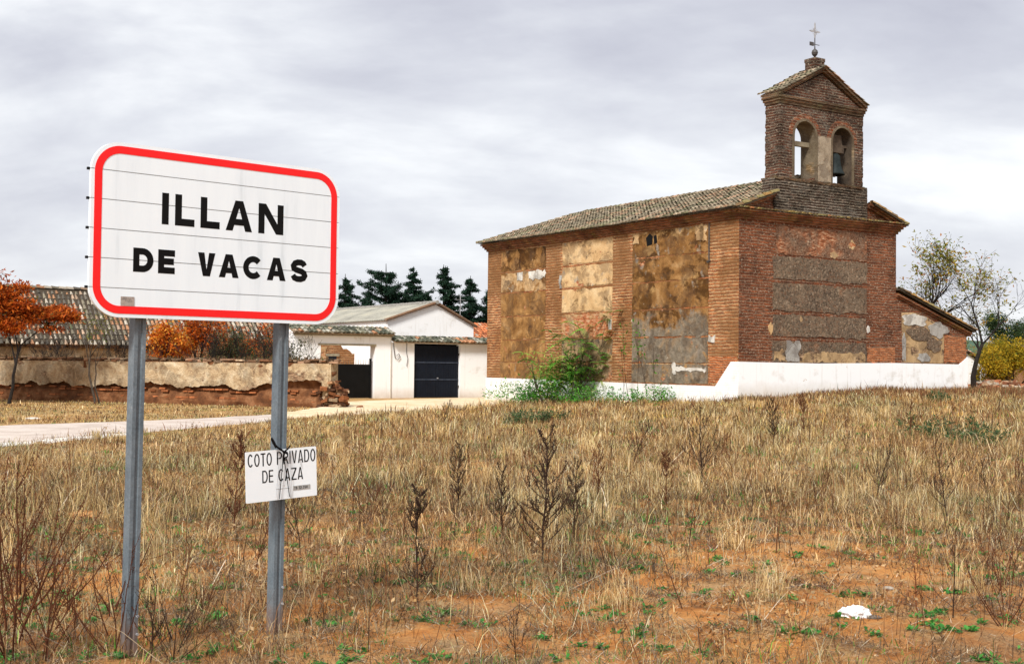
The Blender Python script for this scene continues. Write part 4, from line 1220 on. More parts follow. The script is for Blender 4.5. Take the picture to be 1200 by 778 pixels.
def letter(mb, ch, x0, x1, z0, z1, w, y):
    h = w / 2; W, Hh = x1 - x0, z1 - z0
    def poly(P, dy=0): mb.prism([(x0 + p[0], z0 + p[1]) for p in P], 'y', y + dy, y + .0006)
    if ch in 'AV':
        k = w * 1.10
        P = [(0, 0), (k, 0), (W / 2, Hh - k * .95), (W - k, 0), (W, 0), (W / 2 + k * .56, Hh), (W / 2 - k * .56, Hh)]
        if ch == 'V': P = [(p[0], Hh - p[1]) for p in P][::-1]
        else:
            zb = Hh * .19; t = zb / Hh * (W / 2 - k * .4); t2 = (zb + w * .9) / Hh * (W / 2 - k * .4)
            poly([(t + k * .6, zb), (W - t - k * .6, zb), (W - t2 - k * .6, zb + w * .9), (t2 + k * .6, zb + w * .9)], -.0003)
        poly(P); return
    if ch == 'N':
        k = w * 1.22; m1 = Hh * (1 - w / (W - k)); m2 = Hh * (1 - (W - w - k) / (W - k))
        poly([(0, 0), (w, 0), (w, m1), (W - k, 0), (W, 0), (W, Hh), (W - w, Hh), (W - w, m2), (k, Hh), (0, Hh)]); return
    if ch == 'Z':
        k = w * 1.3
        poly([(0, 0), (W, 0), (W, w), (k, w), (W, Hh - w), (W, Hh), (0, Hh), (0, Hh - w), (W - k, Hh - w), (0, w)]); return
    for k, P in enumerate(GL[ch]):
        if ch == 'I' or ch == '1': stroke(mb, P, w, y, y + .0006, W, Hh, x0, z0); continue
        sx_, sz_ = W - w, Hh - w
        P = [(p[0] * sx_, p[1] * sz_) for p in P]
        if ch in 'LETPR':
            def ext(a, b):
                d = np.subtract(a, b); d = d / np.linalg.norm(d); return (a[0] + d[0] * h, a[1] + d[1] * h)
            P = [ext(P[0], P[1])] + P[1:-1] + [ext(P[-1], P[-2])]
        stroke(mb, P, w, y - .0003 * k, y + .0006, 1, 1, x0 + h, z0 + h)


def word(name, items, y_front, top, bot, wpx, parent, mat):
    """items: (character, left px, right px) with the line's top and bottom as functions of px"""
    mb = MB()
    for ch, a, b_ in items:
        m = (a + b_) / 2
        x0 = on_sign(a, (top(a) + bot(a)) / 2)[0]; x1 = on_sign(b_, (top(b_) + bot(b_)) / 2)[0]
        z1, z0 = on_sign(m, top(m))[1], on_sign(m, bot(m))[1]
        letter(mb, ch, x0, x1, z0, z1, wpx, y_front)
    return mb.build(name, mat, parent)
K = 320 / 996
def C1(x, y=None): return 90 + x * K
lin = lambda x0, y0, x1, y1: (lambda x: 150 + K * (y0 + (y1 - y0) * ((x - 90) / K - x0) / (x1 - x0)))
word('lettering', [('I', C1(309), C1(336)), ('L', C1(358), C1(429)), ('L', C1(451), C1(521)), ('A', C1(543), C1(639)), ('N', C1(662), C1(753))], -.0607, lin(310, 236, 753, 284), lin(310, 351, 753, 392), .042, TS, sgn_k)
word('lettering', [('D', C1(205), C1(279)), ('E', C1(296), C1(357))], -.0607, lin(205, 436, 840, 482), lin(205, 524, 840, 564), .037, TS, sgn_k)
word('lettering', [('V', C1(441), C1(504)), ('A', C1(518), C1(590)), ('C', C1(606), C1(679)), ('A', C1(693), C1(761)), ('S', C1(777), C1(842))], -.0607, lin(205, 436, 840, 482), lin(205, 524, 840, 564), .037, TS, sgn_k)
q0, q1 = on_sign(141, 358), on_sign(157, 348)
mb = MB(); mb.box((q0[0], -.063, q0[1]), (q1[0], -.0595, q1[1])); mb.build('inspection_sticker', mottled('sticker', [(.16, .14, .13), (.38, .33, .29), (.25, .20, .18)], 40, .6, 0), TS)
def rust_foot(G_m):
    nt = G_m.node_tree; G_ = G(nt); bs = [q for q in nt.nodes if q.type == 'BSDF_PRINCIPLED'][0]; lk = bs.inputs['Base Color'].links[0].from_socket
    ob = G_.n('ShaderNodeTexCoord').outputs['Object']; n1 = G_.noise(ob, 9, 6, .65)
    m = G_.math('MULTIPLY', G_.ramp(G_.math('ADD', G_.sep(ob)[2], G_.math('MULTIPLY', n1, .3)), [(.12, 1.), (.42, 0.)]), .8)
    c = G_.mix(m, lk, (.22, .10, .04)); c = G_.mix(G_.math('MULTIPLY', G_.step(G_.noise(ob, 26, 5, .7), .62, .68), .5), c, (.30, .32, .33)); G_.set(bs.inputs['Base Color'], c)
# posts: open steel channels with stiffening grooves
steel = mottled('galvanised_steel', [(.078, .104, .124), (.115, .144, .165), (.155, .184, .202)], 5, .55, .12, 70, spec=.45)
rust_foot(steel)
for (bx, by), (tx, ty) in (((152, 768), (163, 376)), ((323, 730), (331, 384))):
    b0 = on_sign(bx, by, .0); t0 = on_sign(tx, ty, .0)
    lean_ = (t0[0] - b0[0]) / (t0[1] - b0[1])
    gz = float(ground_z(*(P0 + dv * b0[0])[:2])) - P0[2]
    prof = [(-.034, -.022), (-.013, -.022), (-.009, -.012), (.009, -.012), (.013, -.022), (.034, -.022), (.034, .052), (-.034, .052)]
    za, zb = min(gz, b0[1]) - .2, bz1 - .12
    n = len(prof); v = []
    for z in (za, zb):
        for p in prof: v.append((b0[0] + lean_ * (z - b0[1]) + p[0], p[1], z))
    mb = MB(); mb.add(v, [(i, (i + 1) % n, n + (i + 1) % n, n + i) for i in range(n)] + [tuple(range(n))[::-1], tuple(range(n, 2 * n))])
    post = mb.build('post', steel, TS)
    for zb_ in (.12, .22):
        mb = MB(); c = (b0[0] + lean_ * (b0[1] + zb_ - b0[1]) + .028, -.022, b0[1] + zb_); mb.tube([c, (c[0], -.032, c[2])], .008, 6); mb.build('bolt', M['iron_pale'], post)

# ------------------------------------------------------------------ hunting sign wired to the right post
nh = nn * .085
hz = lambda px, py: (lambda d: (EYEP + d * (np.dot(P0 + nh - EYEP, nn) / np.dot(d, nn))))(ray(px, py))
c00, c10, c11, c01 = hz(288.5, 590), hz(371.5, 580), hz(369.5, 522), hz(286.5, 531)
hx = (c10 - c00); HWID = float(np.linalg.norm(hx)); hx /= HWID
hn = np.cross(hx, np.array([0, 0, 1.])); hn /= np.linalg.norm(hn); hup = np.cross(hn, hx) * -1
if hup[2] < 0: hup = -hup
HHGT = float((np.linalg.norm(c01 - c00) + np.linalg.norm(c11 - c10)) / 2)
HSR = root('hunting_sign', tuple(c00))
yax = np.cross(hup, hx)
HSR.matrix_world = Matrix(((hx[0], yax[0], hup[0], c00[0]), (hx[1], yax[1], hup[1], c00[1]), (hx[2], yax[2], hup[2], c00[2]), (0, 0, 0, 1)))
tag(HSR, 'small white private hunting sign wired at a tilt to the right steel post', 'sign')
pw = mottled('plate_white', [(.76, .82, .85), (.82, .87, .895)], 4, .5, .03, 40, spec=.35)
mb = MB(); mb.prism(rrect(0, HWID, 0, HHGT, .006, 3), 'y', 0, .004); mb.build('plate', pw, HSR)
def hline(name, text, x0, x1, z0, z1, w, gap=.2, sp=.55, hk=1.0):
    mb = MB(); ws = {'I': .25, 'A': 1.02, ' ': sp, 'T': .88, 'L': .8, '1': .5, '-': .6, '.': .3, 'E': .82}
    tot = sum(ws.get(c, 1) for c in text) + gap * (len(text) - 1); u = (x1 - x0) / tot; x = x0
    for c in text:
        ww = ws.get(c, 1) * u
        if c != ' ': letter(mb, c, x, x + ww, z0, z1, w, -.0008)
        x += ww + gap * u
    return mb.build(name, sgn_k, HSR)
W1, H1 = HWID, HHGT
hline('lettering', 'COTO PRIVADO', .012 * W1 / .4, .985 * W1, .70 * H1, .955 * H1, .0078)
hline('lettering', 'DE CAZA', .225 * W1, .80 * W1, .365 * H1, .61 * H1, .0078)
mb = MB(); mb.box((.655 * W1, -.002, .155 * H1), (.90 * W1, .001, .245 * H1)); lp = mb.build('number_plate', mottled('number_plate', [(.30, .30, .29), (.45, .45, .43)], 20, .5, 0), HSR)
mb = MB(); xx = .668 * W1
for c in 'TO-12.350':
    ww = (.004 if c in '.-' else .0085); letter(mb, c, xx, xx + ww, .172 * H1, .228 * H1, .0022, -.0035); xx += ww + .0035
mb.build('lettering', sgn_k, HSR)
mb = MB(); mb.box((.41 * W1, -.0015, .215 * H1), (.60 * W1, .001, .222 * H1)); mb.box((.52 * W1, -.0015, .265 * H1), (.53 * W1, .001, .285 * H1)); mb.build('printed_rule', mottled('faint_print', [(.4, .4, .4), (.5, .5, .5)], 20, .6, 0), HSR)
# wires and the cable knot
def wire(pts, r, m, name):
    mb = MB(); mb.tube(np.array(pts) * np.array([W1, 1, H1]), r, 5); return mb.build(name, m, HSR)
for pts in ([(.505, -.012, .86), (.49, -.012, .6), (.465, -.012, .3), (.445, -.01, .02)], [(.515, -.012, .86), (.54, -.012, .6), (.565, -.012, .3), (.59, -.01, .04)]): wire(pts, .0026, sgn_k, 'wire')
for pts in ([(.45, -.008, .95), (.445, -.009, .6), (.42, -.009, .3), (.405, -.008, .06)], [(.60, -.008, .92), (.615, -.009, .6), (.625, -.009, .3), (.60, -.008, .0)], [(.75, -.006, .78), (.77, -.006, .62)]): wire(pts, .0014, M['iron_pale'], 'wire')
wire([(.34, -.02, 1.25), (.36, -.022, 1.14), (.41, -.024, 1.06), (.47, -.022, 1.0), (.52, -.018, .92), (.505, -.016, .86)], .006, sgn_k, 'cable_knot')
wire([(.60, -.02, 1.06), (.56, -.022, 1.0), (.51, -.02, .95), (.505, -.02, .84), (.53, -.016, .78)], .0055, sgn_k, 'cable_knot')
wire([(.44, -.02, 1.02), (.5, -.026, .96), (.56, -.02, .9)], .006, sgn_k, 'cable_knot')
wire([(.345, -.02, 1.22), (.40, -.022, 1.05)], .009, sgn_k, 'cable_knot')

# ------------------------------------------------------------------ trees and shrubs
def grow(rng, p, d, length, r, depth, tubes, tips, spread=.55, kids=(2, 4), shrink=.72, up=.12, wob=.13, seg=5, sub=.55, minr=.006):
    pts = [np.array(p, float)]; d = np.array(d, float); d /= np.linalg.norm(d); rs = [r]
    for i in range(seg):
        d = d + rng.normal(0, wob, 3) + np.array([0, 0, up * .35]); d /= np.linalg.norm(d)
        pts.append(pts[-1] + d * length / seg); rs.append(max(minr, r * (1 - (1 - sub) * (i + 1) / seg)))
    tubes.append((pts, rs))
    if depth == 0: tips.append((pts[-1], d)); tips.append((pts[len(pts) // 2], d)); return
    n = rng.integers(kids[0], kids[1] + 1)
    for k in range(n):
        t = 1. if k == 0 else rng.uniform(.35, 1.)
        i = min(seg, int(round(t * seg))); b = pts[i]
        a = rng.uniform(0, 2 * math.pi); perp = np.cross(d, rng.normal(0, 1, 3)); perp /= np.linalg.norm(perp) + 1e-9
        nd = d + perp * spread * rng.uniform(.5, 1.4) + np.array([0, 0, up])
        grow(rng, b, nd, length * shrink * rng.uniform(.75, 1.15), rs[i] * .72, depth - 1, tubes, tips, spread, kids, shrink, up, wob, max(3, seg - 1), sub, minr)


def trunk_mesh(tubes, parent, mat, name='trunk', big=6):
    mb = MB()
    for pts, rs in tubes: mb.tube(pts, rs, big if rs[0] > .05 else 4 if rs[0] > .015 else 3, cap=False)
    return mb.build(name, mat, parent)


def leaves(rng, centers, n, rad, size, pal, name, parent, mat, flat=(1, 1, 1), droop=.3, aspect=2.2, keep=1.0):
    """n leaf quads (two triangles folded along the rib) round each centre"""
    C_ = np.repeat(np.asarray(centers, float), n, axis=0); m = len(C_)
    P = C_ + rng.normal(0, 1, (m, 3)) * rad * np.array(flat) * .6
    a = rng.uniform(0, 2 * math.pi, m); el = rng.normal(-droop, .55, m)
    u = np.stack([np.cos(a) * np.cos(el), np.sin(a) * np.cos(el), np.sin(el)], -1)
    w = np.cross(u, np.stack([rng.normal(0, .5, m), rng.normal(0, .5, m), np.ones(m)], -1)); w /= np.linalg.norm(w, axis=1)[:, None] + 1e-9
    L = size * rng.uniform(.6, 1.35, m)[:, None]
    nn_ = np.cross(u, w) * L * .12
    V = np.stack([P, P + u * L * .5 + w * L / aspect * .5 + nn_, P + u * L, P + u * L * .5 - w * L / aspect * .5 + nn_], 1).reshape(-1, 3)
    q = np.arange(4 * m).reshape(m, 4)
    pc = np.array([p[0] for p in pal]); pw_ = np.array([p[1] for p in pal], float); pw_ /= pw_.sum()
    cl = rng.choice(len(pal), (len(centers),), p=pw_)                 # clumps share a tone
    ci = np.where(rng.random(m) < .5, np.repeat(cl, n), rng.choice(len(pal), m, p=pw_))
    c = pc[ci] * rng.uniform(.7, 1.3, (m, 1))
    return np_mesh(name, V, q, np.zeros((0, 3), int), c, mat, parent)


def tree(name, label, cat, loc, seed, h, r, depth, pal, nleaf, lrad, lsize, mat='bark', lean=(0, 0, 1), first=.4, spread=.55, kids=(2, 4), shrink=.74, up=.12, group=None, flat=(1, 1, 1), droop=.3, aspect=2.2, stems=1, wob=.13, tipskip=0., seg=6):
    rng = np.random.default_rng(seed)
    R_ = root(name, tuple(loc), 0, label, cat, group)
    tubes, tips = [], []
    for k in range(stems):
        l = np.array(lean, float) + (rng.normal(0, .35, 3) * np.array([1, 1, 0]) if stems > 1 else 0)
        grow(rng, (rng.normal(0, .06) * (stems > 1), rng.normal(0, .06) * (stems > 1), -.15), l, h * first, r, depth, tubes, tips, spread, kids, shrink, up, wob, seg)
    trunk_mesh(tubes, R_, M[mat])
    if nleaf and pal:
        t = [p for p, d in tips if rng.random() >= tipskip]
        leaves(rng, t, nleaf, lrad, lsize, pal, 'crown', R_, M['leaf'], flat, droop, aspect)
    return R_


ORANGE = [((.50, .10, .012), 4), ((.62, .17, .022), 4), ((.36, .075, .010), 3), ((.26, .05, .010), 2), ((.10, .10, .02), .5)]
p = at_dist(10, 46.5)
tree('autumn_tree', 'orange autumn tree at the left edge in front of the crumbling wall', 'tree', p, 4, 4.9, .07, 4, ORANGE, 34, .28, .16, 'bark_dark', (-.04, 0, 1), .50, .5, (3, 4), .55, .14, flat=(1.4, 1.4, .45), tipskip=.2)
p = at_dist(-28, 48)
tree('autumn_tree', 'orange autumn tree leaning in from beyond the left edge of the picture', 'tree', p, 9, 5.9, .10, 4, ORANGE, 28, .34, .20, 'bark_dark', (.22, -.1, 1), .42, .75, (3, 4), .70, .05, flat=(1.4, 1.4, .45), tipskip=.15)
p = at_dist(113, 47.5)
tree('sapling', 'slim nearly bare sapling before the wall, just left of the nearer sign post', 'tree', p, 21, 4.4, .055, 3, [((.14, .16, .03), 2), ((.24, .20, .04), 1)], 3, .22, .10, 'bark', (.03, 0, 1), .45, .5, (3, 4), .62, .25, tipskip=.5)
p = at_dist(118, 47.8)
tree('sapling', 'second slim bare stem growing beside the sapling, with green sprouts at wall height', 'tree', p, 22, 3.2, .04, 3, [((.10, .19, .02), 2), ((.22, .24, .04), 1)], 4, .2, .10, 'bark', (-.05, 0, 1), .5, .45, (2, 3), .6, .3, tipskip=.4)
p = at_dist(200, 55)
tree('yellow_shrub', 'glowing orange and yellow shrub seen under the sign, right of the nearer post', 'shrub', p, 31, 3.5, .05, 3, [((.70, .27, .03), 4), ((.75, .38, .06), 2), ((.60, .14, .02), 3), ((.5, .08, .015), 1)], 26, .30, .17, 'bark_dark', (0, 0, 1), .45, .5, (3, 4), .62, .15, stems=3)
p = at_dist(262, 56.5)
tree('rusty_tree', 'dark trunked tree with rusty leaves behind the wall, under the middle of the sign', 'tree', p, 33, 5.2, .13, 4, ORANGE, 8, .36, .16, 'bark_dark', (-.06, 0, 1), .40, .6, (3, 4), .68, .1, tipskip=.25)
p = at_dist(228, 55.5)
tree('rusty_tree', 'dark twin of the rusty tree, standing nearer the orange and yellow shrub', 'tree', p, 35, 4.8, .11, 4, ORANGE, 8, .36, .16, 'bark_dark', (.05, 0, 1), .40, .6, (3, 4), .68, .1, tipskip=.3)
p = at_dist(300, 54)
tree('bare_shrub', 'tangled dark shrub with few olive leaves behind the wall, left of the farther post', 'shrub', p, 37, 3.4, .04, 4, [((.07, .08, .025), 3), ((.13, .12, .04), 1)], 3, .25, .12, 'bark_dark', (0, 0, 1), .42, .6, (3, 4), .68, .15, stems=6, tipskip=.6)
p = at_dist(275, 53.5)
tree('bare_shrub', 'denser dark shrub behind the wall, below the word VACAS', 'shrub', p, 39, 3.1, .04, 4, [((.06, .07, .025), 3), ((.12, .10, .04), 1)], 3, .25, .12, 'bark_dark', (0, 0, 1), .42, .6, (3, 4), .68, .15, stems=6, tipskip=.6)
p = at_dist(345, 50.5)
tree('bare_shrub', 'bare branching shrub behind the wall end, against the white farm wall', 'shrub', p, 43, 3.1, .035, 3, None, 0, 0, 0, 'bark', (.25, 0, 1), .45, .7, (2, 3), .68, .12, stems=3)

for px, yd, sd_i, lab in ((74, 53.5, 141, 'bare dark shrub rising behind the wall between the orange tree and the sapling'), (148, 53.2, 142, 'leafless shrub behind the wall just left of the nearer post'), (318, 52.5, 143, 'leafless dark shrub rising behind the wall, hard against the farther post'), (245, 52.8, 144, 'leafless dark shrub behind the wall, right of the orange and yellow shrub')):
    p = at_dist(px, yd)
    tree('bare_shrub', lab, 'shrub', p, sd_i, 3.4, .035, 4, None, 0, 0, 0, 'bark_dark', (0, 0, 1), .42, .6, (2, 4), .68, .15, stems=5)

# conifers behind the farm
def conifer(px, y, pytop, half, seed, label, broad=False):
    rng = np.random.default_rng(seed)
    p = at_dist(px, y); h = at_depth(px, pytop, y)[2] - p[2]
    R_ = root('cedar_tree', tuple(p), 0, label, 'tree', 'dark conifers behind the farm')
    mb = MB(); tip = np.array([rng.normal(0, .1), 0, h])
    mb.tube([(0, 0, -.2), (0, 0, h * .5), tip], [.28, .16, .02], 7)
    Q, Cc = [], []
    z = h * .10
    while z < h * .975:
        f = 1 - z / h
        rad = half * ((f ** .62) if broad else f ** .92) + .04
        nb = int(4 + 3 * f) if not broad else int(5 + 3 * f)
        for k in range(nb):
            a = rng.uniform(0, 6.28); L = rad * rng.choice([.45, .7, .95, 1.25]) * rng.uniform(.85, 1.15); z0 = z + rng.uniform(-.2, .2)
            drop = rng.uniform(.0, .35) if not broad else rng.uniform(-.40, .05)
            pts = [np.array([math.cos(a) * L * t, math.sin(a) * L * t, z0 - drop * L * t + .12 * L * t * t]) for t in (0, .35, .7, 1.)]
            mb.tube(pts, [.045, .03, .018, .008], 3, cap=False)
            nn2 = int(26 + 84 * L)
            t = rng.uniform(.12, 1.02, nn2); b = np.array([np.interp(t, (0, .35, .7, 1.), [q[i] for q in pts]) for i in range(3)]).T
            wdt = .04 + .16 * L * (1.05 - t)
            side = np.array([-math.sin(a), math.cos(a), 0]); b = b + side * (rng.normal(0, 1, nn2) * wdt)[:, None] + np.array([0, 0, -1.]) * (rng.random(nn2) * .16)[:, None]
            Q.append(b)
        z += h * (.040 if not broad else .052) * rng.uniform(.7, 1.3)
    mb.build('trunk', M['bark_dark'], R_)
    B = np.concatenate(Q)
    leaves(rng, B, 2, .08, .23, [((.010, .030, .017), 4), ((.016, .044, .024), 3), ((.028, .058, .030), 1)], 'crown', R_, M['needle'], (1, 1, .5), .25, 3.2)
conifer(404, 96, 321, 3.8, 51, 'dark cedar half hidden behind the right end of the town sign')
conifer(452, 97, 309, 5.2, 52, 'broadest dark cedar with wide flat boughs above the grey roof', True)
conifer(483, 100, 312, 3.1, 53, 'slim dark conifer just right of the broad cedar')
conifer(520, 95, 310, 4.4, 54, 'tallest pointed conifer behind the peak of the white gable')
conifer(549, 98, 323, 3.9, 55, 'pointed conifer behind the thin antenna mast')
conifer(573, 99, 336, 2.8, 56, 'conifer cut off by the far corner of the church')
conifer(430, 106, 338, 4.6, 57, 'low dark conifer in the gap left of the broad cedar')
conifer(500, 108, 341, 4.6, 58, 'low dark conifer in the gap behind the slim one')

# trees right of the church
ASH = [((.26, .25, .04), 4), ((.15, .18, .03), 3), ((.36, .24, .03), 2), ((.40, .16, .03), 1)]
p = at_dist(1066, 62)
tree('ash_tree', 'tall half bare tree with yellow green leaves behind the lean-to', 'tree', p, 63, 9.4, .20, 5, ASH, 5, .32, .20, 'bark_dark', (.10, 0, 1), .34, .66, (3, 4), .73, .05, tipskip=.5)
p = at_dist(1141, 57.5)
tree('bare_tree', 'bare forked tree with a thick dark trunk at the corner of the lean-to', 'tree', p, 78, 6.6, .14, 4, ASH, 3, .3, .16, 'bark_dark', (-.02, 0, 1), .36, .70, (3, 4), .74, .12, tipskip=.88, wob=.09)
p = at_dist(1188, 66)
tree('golden_bush', 'round golden yellow bush beyond the rubble at the right edge', 'bush', p, 71, 3.4, .05, 4, [((.48, .34, .025), 4), ((.34, .30, .03), 3), ((.58, .38, .03), 3), ((.16, .19, .03), 1)], 21, .36, .13, 'bark', (0, 0, 1), .36, .75, (3, 4), .70, .05, stems=4)
p = at_dist(1196, 84)
tree('green_tree', 'dark green tree behind the golden bush at the right edge', 'tree', p, 73, 5.8, .12, 4, [((.04, .08, .03), 4), ((.07, .11, .035), 2), ((.03, .05, .02), 2)], 40, .42, .15, 'bark', (0, 0, 1), .36, .6, (3, 4), .70, .08)

# the green bush growing against the church
def fronds(rng, P, n_fr, L0, pal, parent, name):
    V, Cc = [], []
    for c in P:
        tone = np.array(pal[rng.integers(len(pal))])
        for k in range(n_fr):
            a = rng.uniform(0, 6.28); el = rng.uniform(-.1, .9); L = L0 * rng.uniform(.6, 1.3)
            d = np.array([math.cos(a) * math.cos(el), math.sin(a) * math.cos(el), math.sin(el)]); sd_ = np.array([-math.sin(a), math.cos(a), 0])
            m = 8
            for j in range(m):
                t = (j + 1) / m; q = c + d * L * t + np.array([0, 0, -.45 * L * t * t])
                for sgn in (1, -1):
                    l = .15 * (1 - .5 * abs(t - .5)) * rng.uniform(.8, 1.2); w = l * .30
                    dd = sd_ * sgn * .85 + d * .45 + np.array([0, 0, -.35]); dd /= np.linalg.norm(dd); pw2 = np.cross(dd, (0, 0, 1)); pw2 /= np.linalg.norm(pw2) + 1e-9
                    V += [q, q + dd * l * .45 + pw2 * w, q + dd * l, q + dd * l * .45 - pw2 * w]; Cc.append(tone * rng.uniform(.65, 1.4))
    V = np.array(V); q = np.arange(len(V)).reshape(-1, 4)
    return np_mesh(name, V, q, np.zeros((0, 3), int), np.array(Cc), M['leaf'], parent)
rng = np.random.default_rng(81)
GREENS = [(.11, .36, .035), (.16, .44, .055), (.06, .20, .025), (.26, .48, .08), (.38, .46, .10)]
def side_pt(px, out):
    """point on the ground in the column px, out metres in front of the long church wall"""
    CR = Vector((7.967, 43.5)); vd = Vector((-math.sin(RZ), math.cos(RZ))); ud = Vector((math.cos(RZ), math.sin(RZ)))
    b = CR - ud * out; d = ray(px, 430); k = d[0] / d[1]
    t = (k * b.y - b.x) / (vd.x - k * vd.y); q = b + vd * t
    return np.array([q.x, q.y, float(ground_z(q.x, q.y))])
p = side_pt(668, .9)
AB = root('leafy_shrub', tuple(p), 0, 'big bright green shrub with feathery leaves growing against the church wall', 'shrub')
tubes, tips = [], []
for k in range(9): grow(rng, (rng.normal(0, .35), rng.normal(0, .2), -.1), (rng.normal(.14, .28), rng.normal(0, .2), 1), 1.75, .028, 2, tubes, tips, .5, (2, 3), .72, .1)
trunk_mesh(tubes, AB, M['bark'], 'trunk')
leaves(rng, [rng.normal(0, 1, 3) * (.56, .22, .50) + (-.10, 0, 1.10) for k in range(105)], 26, .26, .13, [(q, 1) for q in GREENS], 'inner_crown', AB, M['leaf'], (1, 1, 1), .2, 2.6)
fronds(rng, [t[0] for t in tips if t[0][2] > .3 and rng.random() < .34] + [rng.normal(0, 1, 3) * (.60, .28, .62) + (.18, -.05, 1.65) for k in range(44)], 4, .50, GREENS, AB, 'crown')
for px, out, lab, sd2, n in ((630, 1.0, 'low bright green bush at the foot of the church, left of the feathery shrub', 3, 105), (695, .9, 'low leafy weeds on the whitewashed base right of the feathery shrub', 4, 34), (772, .7, 'straggly green sprouts before the church base near the corner', 5, 26)):
    p = side_pt(px, out); r_ = np.random.default_rng(sd2)
    B_ = root('green_bush', tuple(p), 0, lab, 'bush')
    tubes = []
    C_ = [np.array([r_.normal(0, .75), r_.normal(0, .3), abs(r_.normal(.1, .50 if sd2 == 3 else .26))]) for k in range(n)]
    for c in C_[::3]: tubes.append(([np.array([c[0] * .6, c[1] * .6, -.05]), c], [.012, .006]))
    trunk_mesh(tubes, B_, M['bark'], 'stems')
    leaves(r_, C_, 34, .28, .13, [((.08, .30, .035), 4), ((.13, .38, .05), 3), ((.05, .17, .03), 2), ((.36, .42, .24), .6)], 'crown', B_, M['leaf'], (1, 1, .8), .1, 2.6)
p = side_pt(735, .8)
VR_ = root('climbing_stems', tuple(p), 0, 'tall thin stems with a few green leaves rising before the church wall', 'plant')
tubes, tips = [], []
for k, (dx, hh) in enumerate(((-.1, 1.8), (.15, 2.3), (.5, 2.6), (.95, 2.4), (1.25, 1.9))):
    q = side_pt(735 + dx * 26, .8) - p; grow(rng, (q[0], q[1], q[2] - .1), (rng.normal(-.10, .12), rng.normal(0, .05), 1), hh, .012, 1, tubes, tips, .3, (2, 3), .3, .3, .05)
trunk_mesh(tubes, VR_, M['weed'], 'stems')
leaves(rng, [t[0] for t in tips if rng.random() < .6], 9, .16, .13, [((.06, .19, .02), 2), ((.12, .24, .03), 1)], 'crown', VR_, M['leaf'])

# ------------------------------------------------------------------ dry weeds one can tell apart
def weed_mesh(rng, h, nb, spread, buds, r0, curve=.25, subs=2, arch=.5):
    mb = MB()
    main = [np.array([0, 0, -.03])]; d = np.array([rng.normal(0, .06), rng.normal(0, .06), 1.])
    n = 9
    for i in range(n):
        d = d + rng.normal(0, .06, 3); d /= np.linalg.norm(d); main.append(main[-1] + d * h / n)
    main = np.array(main); mb.tube(main, np.linspace(r0, r0 * .35, n + 1), 4, cap=False)
    tw = [main]
    def twig(b, dd, L, r, lev):
        pts = [b]; dd = dd / np.linalg.norm(dd)
        for i in range(5):
            dd = dd + rng.normal(0, .07, 3) + np.array([0, 0, arch * .34]); dd /= np.linalg.norm(dd); pts.append(pts[-1] + dd * L / 5)
        pts = np.array(pts); mb.tube(pts, np.linspace(r, r * .5, 6), 3, cap=False); tw.append(pts)
        if lev > 0:
            for k in range(rng.integers(2, 5)):
                i = rng.integers(1, 5); sd_ = np.cross(dd, rng.normal(0, 1, 3)); sd_ /= np.linalg.norm(sd_) + 1e-9
                twig(pts[i], dd + sd_ * .6 + np.array([0, 0, .35]), L * rng.uniform(.3, .6), r * .75, lev - 1)
    for k in range(nb):
        t = .15 + .83 * rng.random(); i = t * n; b = main[int(i)] + (main[min(n, int(i) + 1)] - main[int(i)]) * (i % 1)
        a = k * 2.4 + rng.normal(0, .3); L = h * spread * (1.2 - .8 * t) * rng.uniform(.6, 1.3)
        twig(b, np.array([math.cos(a), math.sin(a), rng.uniform(.35, .9)]), L, r0 * .45, subs - 1)
    for pts in tw:
        for k in range(int(buds * len(pts) / 6)):
            i = rng.uniform(.2, 1) * (len(pts) - 1); b = pts[int(i)]; q = b + (pts[min(len(pts) - 1, int(i) + 1)] - b) * (i % 1); s_ = rng.uniform(.0028, .0066)
            o_ = rng.normal(0, .006, 3)
            mb.add(np.array([(1, 0, -.6), (-.5, .87, -.6), (-.5, -.87, -.6), (0, 0, 1.2)]) * s_ + q + o_, [(0, 1, 2), (0, 3, 1), (1, 3, 2), (2, 3, 0)])
    return mb


